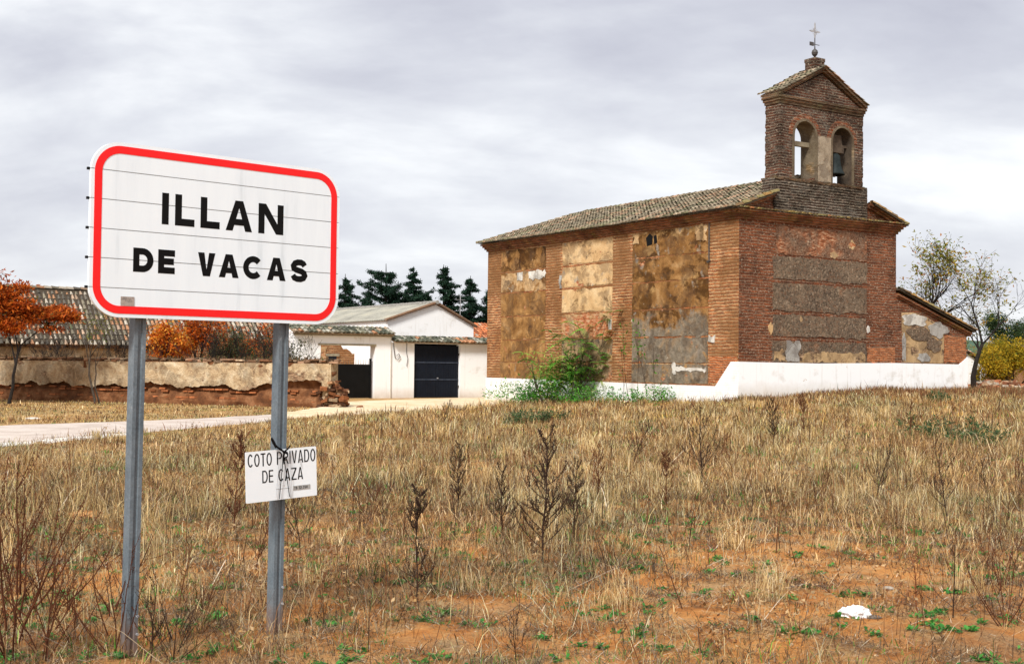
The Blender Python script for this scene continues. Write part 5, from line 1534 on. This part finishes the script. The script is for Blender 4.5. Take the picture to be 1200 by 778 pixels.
_wm = []
for k in range(7):
    r_ = np.random.default_rng(200 + k)
    mb = weed_mesh(r_, 1., [34, 36, 14, 40, 16, 30, 38][k], [.28, .25, .38, .24, .42, .26, .25][k], [10, 9, 12, 8, 8, 9, 9][k], .0088, subs=[2, 2, 2, 2, 2, 3, 2][k])
    me = bpy.data.meshes.new('weed'); me.from_pydata(np.concatenate(mb.v).tolist(), [], mb.f); _wm.append(me)
def broom_mesh(rng, nst, tilt, r0=.0055):
    """many long thin stems from one foot, beaded with seed husks"""
    mb = MB()
    for k in range(nst):
        a = k * 2.4 + rng.normal(0, .4); tl = rng.uniform(.05, tilt); d = np.array([math.cos(a) * tl, math.sin(a) * tl, 1.]); L = rng.uniform(.55, 1.08)
        pts = [np.array([rng.normal(0, .012), rng.normal(0, .012), -.03])]
        if k > 4: pts[0] = pts[0] + np.array([0, 0, rng.uniform(0, .35)]) + d * .1
        for i in range(9):
            d = d / np.linalg.norm(d); d = d + rng.normal(0, .055, 3) + np.array([0, 0, .05]); pts.append(pts[-1] + d / np.linalg.norm(d) * (L - max(0, pts[0][2])) / 9)
        pts = np.array(pts); sets = [pts]; mb.tube(pts, np.linspace(r0, r0 * .3, 10), 4, cap=False)
        for q in range(rng.integers(2, 6)):
            i = rng.integers(2, 9); dd = pts[i] - pts[i - 1]; dd = dd / np.linalg.norm(dd) + rng.normal(0, .55, 3); dd /= np.linalg.norm(dd); l = L * rng.uniform(.10, .28)
            tw = np.array([pts[i] + dd * l * t + np.array([0, 0, .25 * l * t * t]) for t in (0, .33, .66, 1)]); sets.append(tw); mb.tube(tw, np.linspace(r0 * .45, r0 * .25, 4), 3, cap=False)
        for P in sets:
            ln = float(np.sum(np.linalg.norm(np.diff(P, axis=0), axis=1)))
            for t in np.arange(.25, 1, .022 / max(ln, .05)):
                j = t * (len(P) - 1); b_ = P[int(j)] + (P[min(len(P) - 1, int(j) + 1)] - P[int(j)]) * (j % 1); s_ = rng.uniform(.0035, .0068)
                mb.add(np.array([(1, 0, -.6), (-.5, .87, -.6), (-.5, -.87, -.6), (0, 0, 1.1)]) * s_ + b_ + rng.normal(0, .0035, 3), [(0, 1, 2), (0, 3, 1), (1, 3, 2), (2, 3, 0)])
    return mb


for k in range(3):
    mb = broom_mesh(np.random.default_rng(260 + k), [13, 10, 16][k], [1.0, .8, 1.25][k])
    me = bpy.data.meshes.new('weed'); me.from_pydata(np.concatenate(mb.v).tolist(), [], mb.f); _wm.append(me)
WEEDS = [  # base px, base py, top py, shape, material, label
    (14, 772, 548, 7, 'weed_red', 'large reddish branching weed at the left edge, nearest the camera'),
    (-8, 735, 570, 8, 'weed_red', 'reddish weed cut by the left edge, behind the largest reddish one'),
    (52, 774, 620, 9, 'weed_red', 'spreading rusty weed low at the left, right of the largest reddish one'),
    (131, 768, 622, 8, 'weed_red', 'thin rusty weed standing just left of the foot of the nearer sign post'),
    (176, 776, 676, 4, 'weed', 'leaning dark weed crossing the foot of the nearer sign post'),
    (203, 778, 690, 9, 'weed', 'low dark bushy weed right of the foot of the nearer sign post'),
    (274, 622, 506, 1, 'weed_red', 'reddish weed beside the left edge of the hunting sign'),
    (352, 650, 556, 2, 'weed', 'dark forked weed right of the farther post, below the hunting sign'),
    (300, 668, 600, 2, 'weed_red', 'short reddish weed below the hunting sign, left of the farther post'),
    (488, 706, 570, 1, 'weed', 'slim dark weed left of the middle of the field, near bare soil'),
    (436, 612, 550, 9, 'weed_red', 'squat rust coloured bushy weed right of the hunting sign'),
    (536, 604, 520, 3, 'weed', 'dense dark weed left of the tallest stalk in mid field'),
    (589, 640, 548, 0, 'weed', 'middling dark weed just left of the tallest stalk'),
    (636, 664, 508, 0, 'weed', 'tallest dark weed stalk, in the centre of the field'),
    (673, 634, 540, 0, 'weed', 'dark weed close on the right of the tallest stalk'),
    (742, 546, 484, 2, 'weed', 'small dark weed below the climbing stems on the church wall'),
    (780, 604, 528, 1, 'weed_red', 'reddish slim weed between the tallest stalk and the church corner'),
    (820, 574, 478, 4, 'weed', 'wide dark weed before the whitewashed corner of the church'),
    (858, 560, 500, 2, 'weed_red', 'small reddish weed right of the wide dark one'),
    (906, 524, 466, 3, 'weed', 'dark weed before the left half of the white church base'),
    (944, 512, 462, 1, 'weed_red', 'short reddish weed before the middle of the white church base'),
    (1027, 588, 512, 2, 'weed', 'open branched weed straight below the right half of the white base'),
    (1064, 516, 458, 4, 'weed_red', 'spreading reddish weed before the right end of the white base'),
    (1110, 606, 520, 4, 'weed', 'broad branched weed above the pale stone'),
    (1158, 588, 530, 2, 'weed', 'small bare weed between the pale stone and the right edge'),
    (84, 756, 652, 8, 'weed_red', 'thin reddish weed midway between the left edge and the nearer post'),
    (236, 742, 668, 9, 'weed_red', 'low reddish weed between the two sign posts, near the camera'),
    (1148, 690, 640, 9, 'weed', 'low dark weed left of the bright rusty one at the right edge'),
    (1176, 734, 600, 8, 'weed_red', 'bright rusty weed at the right edge'),
    (1050, 628, 596, 4, 'weed', 'low sprawling dark weed on bare soil left of the pale stone'),
    (516, 504, 464, 2, 'weed', 'spindly bare weed in front of the navy door'),
    (700, 590, 520, 3, 'weed_red', 'thin reddish weed right of the dark weeds in the centre'),
    (605, 776, 708, 2, 'weed', 'lone dark twig on the bare soil at the bottom, below the tallest stalk'),
    (404, 560, 500, 1, 'weed_tan', 'pale straw coloured weed right of the hunting sign plate'),
    (1194, 596, 544, 2, 'weed', 'dark bare stick poking up at the right edge'),
]
for k, (bx, by, ty, sh, m, lab) in enumerate(WEEDS):
    b = on_ground(bx, by); h = (by - ty) * b[1] / F
    key = (sh, m)
    me = _wm[sh]
    nm = me.name + m
    me2 = bpy.data.meshes.get('dry_weed_' + str(sh) + m)
    if me2 is None:
        me2 = me.copy(); me2.name = 'dry_weed_' + str(sh) + m; me2.materials.append(M[m])
    o = bpy.data.objects.new('dry_weed', me2); COL.objects.link(o)
    o.location = b; r_ = random.Random(k * 7 + 1); o.rotation_euler = (r_.uniform(-.1, .1), r_.uniform(-.1, .1), r_.uniform(0, 6.28))
    o.scale = (h * r_.uniform(.9, 1.15), h * r_.uniform(.9, 1.15), h)
    tag(o, lab, 'weed', 'dry weeds standing in the field')

# ------------------------------------------------------------------ grass, litter and ground cover
def on_track(x, y):
    """1 on the road and the yard"""
    px, py = to_px(x, y)
    lo = np.interp(px, [-300, -60, 0, 150, 235, 300, 350, 430, 500, 570, 600], [560, 533, 522, 509, 501.5, 496, 489.5, 485, 481, 476, 473])
    hi = np.interp(px, [-300, -60, 0, 150, 235, 320, 372, 400, 480, 570, 640], [516, 502, 498, 493.5, 490.5, 486, 478, 469, 467, 465, 464])
    w = 1.2 * snoise(np.asarray(x, float), np.asarray(y, float), .9, 77) + .8 * snoise(np.asarray(x, float), np.asarray(y, float), .3, 78)
    return (py < lo - .8 + w) & (py > hi + .6 + w * .5) & (px < 600)


def to_px(x, y):
    z = ground_z(x, y); V = np.stack([x, y, z - EYE], -1) @ NR
    return 600 + F * V[..., 0] / -V[..., 2], 389 - F * V[..., 1] / -V[..., 2]


def blocked(x, y):
    """inside a building or behind the church"""
    CR = np.array([7.967, 43.5]); u = (x - CR[0]) * math.cos(RZ) + (y - CR[1]) * math.sin(RZ); v = -(x - CR[0]) * math.sin(RZ) + (y - CR[1]) * math.cos(RZ)
    b = (u > -.02) & (v > -.02) & (u < EXT)
    u = (x + 8.4) * math.cos(RZ) + (y - 58) * math.sin(RZ); v = -(x + 8.4) * math.sin(RZ) + (y - 58) * math.cos(RZ)
    b |= (v > -.25) & (u > -4)
    du = (x - ow[0]) * math.cos(ang) + (y - ow[1]) * math.sin(ang); dv_ = (-(x - ow[0]) * math.sin(ang) + (y - ow[1]) * math.cos(ang)) * side_s
    b |= (du > -.1) & (dv_ < .2)
    return b


def scatter(rng, n, y0, y1, power=1.0, half=.56, extra=2.0):
    """points in the camera's fan, denser close by"""
    t = rng.random(n); y = (y0 ** (2 - power) + t * (y1 ** (2 - power) - y0 ** (2 - power))) ** (1 / (2 - power))
    x = rng.uniform(-1, 1, n) * (half * y + extra)
    return x, y


def blades(rng, x, y, h, w, lean, col, name, mat, curve=.5, label_kind='stuff', z0=None, heading=None):
    n = len(x); z = ground_z(x, y) - .01 if z0 is None else z0
    a = rng.uniform(0, 2 * math.pi, n) if heading is None else heading
    hd = np.stack([np.cos(a), np.sin(a), np.zeros(n)], -1); up_ = np.array([0, 0, 1.])
    l0 = lean; l1 = lean + curve * rng.uniform(.2, 1.4, n)
    f = a + math.pi / 2 + rng.normal(0, .5, n); sd_ = np.stack([np.cos(f), np.sin(f), np.zeros(n)], -1)
    B = np.stack([x, y, z], -1)
    m1 = B + (hd * np.sin(l0)[:, None] + up_ * np.cos(l0)[:, None]) * (h * .55)[:, None]
    m2 = m1 + (hd * np.sin(l1)[:, None] + up_ * np.cos(l1)[:, None]) * (h * .45)[:, None]
    W = (w / 2)[:, None] * sd_
    V = np.stack([B - W, B + W, m1 - W * .8, m1 + W * .8, m2], 1).reshape(-1, 3)
    i = np.arange(n) * 5
    q = np.stack([i, i + 1, i + 3, i + 2], -1); t = np.stack([i + 2, i + 3, i + 4], -1)
    o = np_mesh(name, V, q, t, np.concatenate([col, col]), mat)
    tag(o, kind=label_kind)
    return o


def palette(rng, n, pal, var=.25):
    pc = np.array([p[0] for p in pal]); pw_ = np.array([p[1] for p in pal], float); pw_ /= pw_.sum()
    return pc[rng.choice(len(pal), n, p=pw_)] * rng.uniform(1 - var, 1 + var, (n, 1))


def cover(x, y):
    """how thickly grass stands at a place, 0..1"""
    nz = .5 + .5 * np.clip(.75 * snoise(x, y, 2.6, 61) + .5 * snoise(x, y, .9, 62), -1, 1)
    farm = ss(y, 8.5, 13.5)
    left = 1 - ss(x / np.maximum(y, 1), -.10, .16)
    base = .16 + .84 * np.clip(farm + .42 * left * (1 - farm), 0, 1)
    return np.clip(base * (.35 + .95 * nz), 0, 1), nz


STRAW = [((.55, .40, .19), 5), ((.66, .52, .29), 4), ((.42, .27, .11), 4), ((.72, .62, .42), 2), ((.26, .15, .07), 3), ((.20, .11, .055), 3), ((.10, .06, .035), 4), ((.22, .20, .09), 1)]
DULL = [((.18, .125, .08), 4), ((.28, .20, .13), 4), ((.12, .078, .05), 3), ((.33, .29, .23), 3), ((.07, .046, .032), 4), ((.12, .14, .05), 2)]
GOLD = [((.66, .43, .13), 5), ((.74, .54, .22), 4), ((.48, .29, .085), 3), ((.26, .14, .05), 2)]
PALE = [((.60, .50, .33), 4), ((.50, .38, .21), 3), ((.66, .58, .44), 1)]
rng = np.random.default_rng(101)


def bare(x, y):
    """open soil near the camera, more of it to the right"""
    a = .75 * snoise(x * .55, y, 1.7, 75) + .45 * snoise(x * .7, y, .7, 76) + .35 * ss(x / np.maximum(y, 1), -.12, .28) - .12
    return np.clip(a * 1.7 - .30, 0, 1) * (1 - ss(y, 11.5, 16)) + .5 * np.clip(snoise(x * .5, y, 2.4, 79) * 1.8 - .9, 0, 1) * ss(y, 11.5, 16) * (1 - ss(y, 24, 32))


def low_side(x, y):
    """grass is short beside the road"""
    return 1 - .42 * ss(y, 17, 25) * ss(-x / np.maximum(y, 1), .08, .2) - .05 * ss(y, 28, 33) * ss(-x / np.maximum(y, 1), .12, .2) - .22 * ss(y, 28, 40)


def grass_layer(name, n, y0, y1, power, hlo, hhi, wpx, pal, lean=.35, curve=.6, sharp=1.4, tuft=6, keepf=None, jit=1.):
    nt = n // tuft
    x, y = scatter(rng, nt, y0, y1, power)
    c, nz = cover(x, y)
    k = (rng.random(nt) < c ** sharp) & (rng.random(nt) > bare(x, y) * .96) & (rng.random(nt) > .10 * ss(y, 28, 33) * ss(-x / np.maximum(y, 1), .12, .2))
    if keepf is not None: k &= keepf(x, y, nz)
    k &= ~on_track(x, y) & ~blocked(x, y)
    x, y, c = x[k], y[k], c[k]
    patch = np.clip(.5 + .6 * snoise(x, y, 4.5, 65) + .3 * snoise(x, y, 1.2, 66), 0, 1)
    hs_ = rng.uniform(.45, 1.3, len(x)) * (.55 + .75 * patch) * low_side(x, y)
    tone = rng.uniform(.60, 1.28, len(x)) * (.78 + .34 * np.clip(.5 + .7 * snoise(x, y, 3.3, 67), 0, 1))
    tdir = rng.uniform(0, 6.28, len(x)); tl = np.abs(rng.normal(0, .3, len(x)))
    R_ = lambda q: np.repeat(q, tuft)
    X = R_(x) + rng.normal(0, .05, len(x) * tuft) * jit * (1 + R_(y) * .03); Y = R_(y) + rng.normal(0, .06, len(x) * tuft) * jit * (1 + R_(y) * .02)
    m = ~blocked(X, Y) & ~on_track(X, Y); X, Y = X[m], Y[m]
    N = len(X)
    H = rng.uniform(hlo, hhi, N) * R_(hs_)[m]
    Wd = np.maximum(.0024, Y * wpx / 1237 * rng.uniform(.5, 1.2, N))
    L = np.abs(rng.normal(0, lean, N)) + R_(tl)[m] * .6
    hd = R_(tdir)[m] + rng.normal(0, 1.3, N)
    pc = palette(rng, N, pal) * R_(tone)[m][:, None]
    warm = np.clip(.5 + .8 * snoise(X, Y, 5.5, 68), 0, 1)[:, None]          # drifts of redder and of greener growth
    pc = pc * (np.array([1.06, .93, .80]) * warm + np.array([.90, 1.0, .95]) * (1 - warm))
    return blades(rng, X, Y, H, Wd, L, pc, name, M['grass'], curve, heading=hd)


grass_layer('tall_straw', 330000, 8.0, 54, .95, .16, .52, .50, STRAW, .65, 1.2, 2.0, 9, jit=1.5)
grass_layer('golden_straw', 130000, 18, 53, .3, .10, .28, .7, GOLD, .75, 1.2, keepf=lambda x, y, nz: (rng.random(len(x)) < ss(y, 20, 34)) & (snoise(x, y, 4, 69) > -.25))
grass_layer('matted_grass', 240000, 6.0, 54, 1.1, .05, .17, .70, DULL, .95, .9, .9)
grass_layer('near_mat', 230000, 6.0, 18, 1.2, .04, .17, .80, DULL + [((.06, .04, .03), 6), ((.48, .36, .20), 5), ((.30, .14, .06), 3)], 1.25, .7, .3, 9, keepf=lambda x, y, nz: snoise(x, y, 1.6, 72) + .5 * snoise(x, y, .5, 73) > -.45, jit=1.3)
grass_layer('thin_grass', 70000, 6.0, 20, 1.3, .08, .26, .65, STRAW, .6, .9, .7, 9)
grass_layer('pale_straw', 42000, 7.5, 42, .9, .14, .46, .5, PALE, .95, 1.2, .8, 4, jit=2.2)
GREEN = [((.08, .27, .035), 4), ((.13, .33, .05), 3), ((.17, .27, .07), 2), ((.05, .15, .03), 2)]
grass_layer('green_grass', 230000, 6.0, 52, 1.1, .05, .15, 1.0, GREEN, .6, .8, .4, keepf=lambda x, y, nz: snoise(x, y, 1.9, 71) + .6 * snoise(x, y, .6, 74) > .36)
# separate pale tussocks that break up the field
nt = 620
x, y = scatter(rng, nt, 8.5, 46, .85); k = ~on_track(x, y) & ~blocked(x, y) & (snoise(x, y, 3.2, 125) > -.2) & (rng.random(nt) > bare(x, y)); x, y = x[k], y[k]
m = 85; N = len(x) * m; hh = np.repeat(rng.uniform(.22, .52, len(x)) * low_side(x, y), m); tn = np.repeat(rng.uniform(.75, 1.2, len(x)), m)
X = np.repeat(x, m) + rng.normal(0, .07, N); Y = np.repeat(y, m) + rng.normal(0, .07, N); kk = ~blocked(X, Y) & ~on_track(X, Y); X, Y, hh, tn = X[kk], Y[kk], hh[kk], tn[kk]; N = len(X)
blades(rng, X, Y, hh * rng.uniform(.5, 1.15, N), np.maximum(.0022, Y * .5 / 1237 * rng.uniform(.6, 1.2, N)), np.abs(rng.normal(.1, .42, N)), palette(rng, N, [((.70, .53, .27), 5), ((.60, .41, .17), 4), ((.80, .68, .44), 2), ((.40, .25, .10), 2)]) * tn[:, None], 'straw_tussocks', M['grass'], 1.0)
# litter lying flat
n = 380000
x, y = scatter(rng, n, 5.5, 26, 1.25)
k = (rng.random(n) < .12 + .88 * np.clip(.5 + .9 * snoise(x, y, 1.4, 81) + .4 * snoise(x, y, .5, 82), 0, 1) * (1 - .6 * bare(x, y))) & (rng.random(n) > .62 * bare(x, y)) & ~on_track(x, y); x, y = x[k], y[k]; n = len(x)
blades(rng, x, y, rng.uniform(.02, .11, n), np.maximum(.0022, y * .7 / 1237 * rng.uniform(.5, 1.3, n)), rng.normal(1.40, .14, n), palette(rng, n, [((.46, .34, .20), 3), ((.27, .18, .10), 4), ((.13, .09, .055), 4), ((.64, .55, .41), 2), ((.07, .05, .036), 4), ((.30, .15, .06), 2)]), 'straw_litter', M['grass'], .05, z0=ground_z(x, y) + rng.uniform(.002, .025, n))
# dark matted twigs and rotted leaves in drifts
n = 170000
x, y = scatter(rng, n, 5.8, 17, 1.25)
k = (snoise(x * .6, y, 1.3, 121) + .6 * snoise(x, y, .45, 122) > .12) & ~on_track(x, y) & (rng.random(n) > .7 * bare(x, y)); x, y = x[k], y[k]; n = len(x)
blades(rng, x, y, rng.uniform(.02, .10, n), np.maximum(.0022, y * .75 / 1237 * rng.uniform(.5, 1.3, n)), rng.normal(1.25, .25, n), palette(rng, n, [((.065, .045, .034), 5), ((.11, .078, .052), 4), ((.17, .13, .095), 3), ((.30, .25, .19), 2), ((.15, .07, .03), 2)]), 'dark_litter', M['grass'], .2, z0=ground_z(x, y) + rng.uniform(.002, .03, n))
# longer fallen stalks
n = 900
x, y = scatter(rng, n, 6.2, 24, 1.2); k = ~on_track(x, y); x, y = x[k], y[k]; n = len(x)
blades(rng, x, y, rng.uniform(.25, .7, n), np.maximum(.003, y * .75 / 1237 * rng.uniform(.7, 1.3, n)), rng.normal(1.30, .2, n), palette(rng, n, [((.50, .38, .24), 3), ((.62, .53, .40), 2), ((.20, .12, .07), 3), ((.12, .07, .045), 2)]), 'fallen_stalks', M['grass'], .4, z0=ground_z(x, y) + .01)
# fine dark dead stalks through the grass
n = 46000
x, y = scatter(rng, n, 6.2, 52, .95)
c, nz = cover(x, y); k = (rng.random(n) < (.2 + .8 * c) * np.clip(.4 + .9 * snoise(x, y, 3.6, 83), .1, 1)) & ~on_track(x, y) & ~blocked(x, y); x, y = x[k], y[k]; n = len(x)
blades(rng, x, y, rng.uniform(.10, .52, n) * low_side(x, y), np.maximum(.003, y * .85 / 1237 * rng.uniform(.5, 1.1, n)), np.abs(rng.normal(0, .35, n)), palette(rng, n, [((.10, .042, .02), 3), ((.18, .07, .03), 3), ((.055, .032, .02), 3), ((.26, .13, .06), 2)]), 'dead_stalks', M['grass'], .35)
# thicket of small branchy dead weeds
tw_src = []
for k in range(6):
    mb = weed_mesh(np.random.default_rng(500 + k), 1., [9, 12, 7, 14, 10, 8][k], [.4, .3, .5, .25, .35, .45][k], 3, .010, subs=1)
    tw_src.append((np.concatenate(mb.v), mb.f))
r_ = np.random.default_rng(510); n = 640
x, y = scatter(r_, n, 8.0, 44, .8); k = ~on_track(x, y) & ~blocked(x, y) & (snoise(x, y, 3.5, 86) > -.25) & (r_.random(n) > .8 * bare(x, y)); x, y = x[k], y[k]; z = ground_z(x, y)
mb = MB()
for i in range(len(x)):
    v_, f_ = tw_src[r_.integers(6)]; h_ = r_.uniform(.18, .52) * float(low_side(x[i], y[i])); a = r_.uniform(0, 6.28); t1, t2 = r_.normal(0, .2, 2)
    R3 = np.array(Matrix.Rotation(t1, 3, 'X') @ Matrix.Rotation(t2, 3, 'Y') @ Matrix.Rotation(a, 3, 'Z'))
    mb.add((v_ * h_ * np.array([r_.uniform(.8, 1.4)] * 2 + [1])) @ R3.T + (x[i], y[i], z[i]), f_, tuple(np.array([(.10, .04, .018), (.17, .055, .022), (.06, .032, .02), (.20, .085, .035)][r_.integers(4)]) * r_.uniform(.7, 1.3)))
tag(mb.build('weed_thicket', M['grass']), kind='stuff')
# crumpled dry leaf clusters caught in the grass
r_ = np.random.default_rng(140); n = 620
x, y = scatter(r_, n, 6.6, 34, 1.0); k = ~on_track(x, y) & (snoise(x, y, 2.4, 84) > -.1); x, y = x[k], y[k]
cc_ = np.stack([x, y, ground_z(x, y) + r_.uniform(.04, .22, len(x))], -1)
tag(leaves(r_, cc_, 46, .13, .034, [((.42, .25, .10), 4), ((.52, .36, .19), 3), ((.30, .14, .05), 3), ((.20, .09, .04), 2)], 'dry_leaf_clumps', None, M['leaf'], (1, 1, .8), .2, 1.8), kind='stuff')
# the brown belt of dead weeds before the white base
n = 26000
u = rng.uniform(-1, EXT + 9, n); v = -np.abs(rng.normal(.2, 2.6, n)) - .1
x = 7.967 + u * math.cos(RZ) - v * math.sin(RZ); y = 43.5 + u * math.sin(RZ) + v * math.cos(RZ)
k = ~blocked(x, y) & (snoise(x, y, 2.2, 91) > -.35); x, y, u = x[k], y[k], u[k]; n = len(x)
blades(rng, x, y, np.where(rng.random(n) < .03, 1.6, 1) * rng.uniform(.08, .40, n) * (.55 + .45 * ss(u, 1, 6)), y * .85 / 1237 * rng.uniform(.5, 1.1, n), np.abs(rng.normal(0, .4, n)), palette(rng, n, [((.19, .08, .035), 4), ((.27, .13, .06), 3), ((.12, .06, .03), 3), ((.40, .26, .12), 3), ((.10, .13, .05), 1)]), 'dead_weed_belt', M['grass'], .3)
# dead growth along the top of the old wall
n = 5200
d = rng.uniform(0, OWL, n); k = snoise(d, d * 0, 2.4, 98) > -.25; d = d[k]; n = len(d); off = rng.uniform(-.34, .12, n) * side_s
x = ow[0] + d * math.cos(ang) - off * math.sin(ang); y = ow[1] + d * math.sin(ang) + off * math.cos(ang)
blades(rng, x, y, rng.uniform(.06, .34, n), y * .8 / 1237 * rng.uniform(.6, 1.3, n), np.abs(rng.normal(0, .7, n)), palette(rng, n, [((.09, .05, .025), 4), ((.17, .09, .045), 3), ((.06, .045, .03), 3), ((.28, .18, .09), 2), ((.09, .10, .03), 2)]), 'wall_top_growth', M['grass'], .5, z0=np.full(n, WH + float(ow[2])))
# low green clumps in the far field
for k, (px, py, sz, lab) in enumerate(((1085, 490, .34, 'low dark green clump before the right half of the white church base'), (1152, 496, .40, 'greyish green clump by the right edge, below the rubble heap'), (610, 496, .26, 'small dark green clump in the dry grass below the leafy church shrubs'), (640, 494, .2, 'smallest green clump in the dry grass below the feathery shrub'), (1100, 470, .2, 'tiny green clump touching the foot of the white base at right'))):
    r_ = np.random.default_rng(400 + k); b = on_ground(px, py)
    C_ = np.abs(r_.normal(0, 1, (26, 3))) * (1, 1, .6) * sz * np.where(r_.random((26, 3)) < .5, -1, 1) * (1, 1, 0) + np.array([0, 0, 1]) * np.abs(r_.normal(.1, sz * .45, (26, 1)))
    o = leaves(r_, C_, 30, .13, .09, [((.05, .10, .035), 4), ((.08, .14, .05), 3), ((.13, .16, .08), 2)], 'green_clump', None, M['leaf'], (1, 1, .8), .0, 2.6)
    o.location = b; tag(o, lab, 'plant', 'green clumps in the dry field')
# low green rosettes
def rosettes(n, y0, y1, power, keepf):
    x, y = scatter(rng, n, y0, y1, power)
    k = keepf(x, y) & ~on_track(x, y) & ~blocked(x, y); x, y = x[k], y[k]
    m = 16; s_ = np.repeat(rng.uniform(.022, .062, len(x)), m); N = len(s_)
    X, Y = np.repeat(x, m), np.repeat(y, m); a = rng.uniform(0, 6.28, N); el = rng.uniform(.1, .9, N)
    d = np.stack([np.cos(a) * np.cos(el), np.sin(a) * np.cos(el), np.sin(el)], -1); sd_ = np.stack([-np.sin(a), np.cos(a), rng.normal(0, .3, N)], -1)
    B = np.stack([X, Y, ground_z(X, Y) + .004], -1) + rng.normal(0, .022, (N, 3)) * (1, 1, .2); L = (s_ * rng.uniform(.6, 1.2, N))[:, None]
    V = np.stack([B, B + d * L * .6 + sd_ * L * .24, B + d * L - np.array([0, 0, .15]) * L, B + d * L * .6 - sd_ * L * .24], 1).reshape(-1, 3)
    return V, palette(rng, N, [((.06, .26, .05), 4), ((.10, .32, .06), 3), ((.04, .15, .035), 2), ((.18, .33, .09), 1)])
V1_, c1_ = rosettes(3400, 6.3, 16, 1.1, lambda x, y: snoise(x, y, 1.5, 95) + .4 * snoise(x, y, .4, 97) > -.05)
V2_, c2_ = rosettes(2600, 10, 45, .9, lambda x, y: snoise(x, y, 3, 96) > .25)
V = np.concatenate([V1_, V2_])
tag(np_mesh('green_ground_cover', V, np.arange(len(V)).reshape(-1, 4), np.zeros((0, 3), int), np.concatenate([c1_, c2_]), M['leaf']), kind='stuff')
# pebbles and clods
n = 2600
x, y = scatter(rng, n, 6, 22, 1.2); z = ground_z(x, y)
oct_ = np.array([(1, 0, 0), (0, 1, 0), (-1, 0, 0), (0, -1, 0), (0, 0, 1), (0, 0, -1)], float)
s_ = np.abs(rng.normal(.006, .008, n)) + .004
V = np.stack([x, y, z], -1)[:, None, :] + oct_[None] * s_[:, None, None] * rng.uniform(.6, 1.4, (n, 6, 1)) * (1, 1, .7)
ft = np.array([(0, 1, 4), (1, 2, 4), (2, 3, 4), (3, 0, 4), (1, 0, 5), (2, 1, 5), (3, 2, 5), (0, 3, 5)])
T = (ft[None] + np.arange(n)[:, None, None] * 6).reshape(-1, 3)
tag(np_mesh('clods', V.reshape(-1, 3), np.zeros((0, 4), int), T, np.repeat(palette(rng, n, [((.42, .20, .08), 5), ((.5, .33, .19), 2), ((.25, .12, .05), 2)]), 8, axis=0), M['tile']), kind='stuff')

# ------------------------------------------------------------------ small things on the ground
def lump(name, px, py, size, m, label, cat, seed, squash=.55, crumple=.25):
    r_ = np.random.default_rng(seed); p = on_ground(px, py)
    bm_v, n1, n2 = [], 22, 13
    k_ = r_.normal(0, 1, (8, 3)); ph = r_.uniform(0, 6.28, 8)
    for i in range(n2 + 1):
        t = math.pi * i / n2
        for j in range(n1):
            a = 2 * math.pi * j / n1; d = np.array([math.sin(t) * math.cos(a), math.sin(t) * math.sin(a), math.cos(t)])
            rr = .72 + 1.5 * crumple * sum(abs(np.sin(2.1 * (k_[q] @ d) + ph[q])) for q in range(8)) / 8 + .22 * crumple * r_.normal()
            bm_v.append(d * rr * np.array(size) * (1, 1, squash))
    f = [(i * n1 + j, i * n1 + (j + 1) % n1, (i + 1) * n1 + (j + 1) % n1, (i + 1) * n1 + j) for i in range(n2) for j in range(n1)]
    mb = MB(); mb.add(bm_v, f); o = mb.build(name, m, None, smooth=False); o.location = (p[0], p[1], p[2] + size[2] * squash * .25); o.rotation_euler = (0, 0, r_.uniform(-.4, .4))
    return tag(o, label, cat)
bag_m = mottled('white_plastic', [(.72, .73, .76), (.84, .85, .87)], 9, .35, .1, spec=.5)
lump('plastic_bag', 1001, 722, (.082, .056, .060), bag_m, 'crumpled white plastic bag on the bare soil at the lower right', 'bag', 12, .75, .62)
st_m = mottled('pale_stone', [(.50, .40, .26), (.66, .56, .40)], 6, .9, .4)
lump('stone', 1122, 621, (.055, .04, .04), st_m, 'pale yellowish stone lying right of centre on bare soil', 'stone', 4)
lump('stone', 1041, 690, (.04, .035, .035), mottled('grey_stone', [(.24, .20, .16), (.38, .33, .27)], 6, .9, .4), 'greyish stone upslope of the white plastic bag', 'stone', 5)
lump('stone', 1024, 724, (.05, .04, .03), mottled('dark_stone', [(.08, .06, .05), (.16, .13, .10)], 6, .9, .4), 'dark stone touching the right side of the white bag', 'stone', 6)
lump('stone', 38, 491, (.22, .12, .07), mottled('slab_stone', [(.55, .48, .40), (.70, .64, .56)], 5, .9, .3), 'flat pale stone slab on the verge beyond the road', 'stone', 7, .6)
mo = lump('soil_mound', 102, 607, (.26, .16, .11), mottled('orange_soil', [(.36, .15, .045), (.55, .28, .11)], 7, 1, .8, 30), 'small mound of bare orange soil left of the nearer sign post', 'mound', 8, .55, .3)
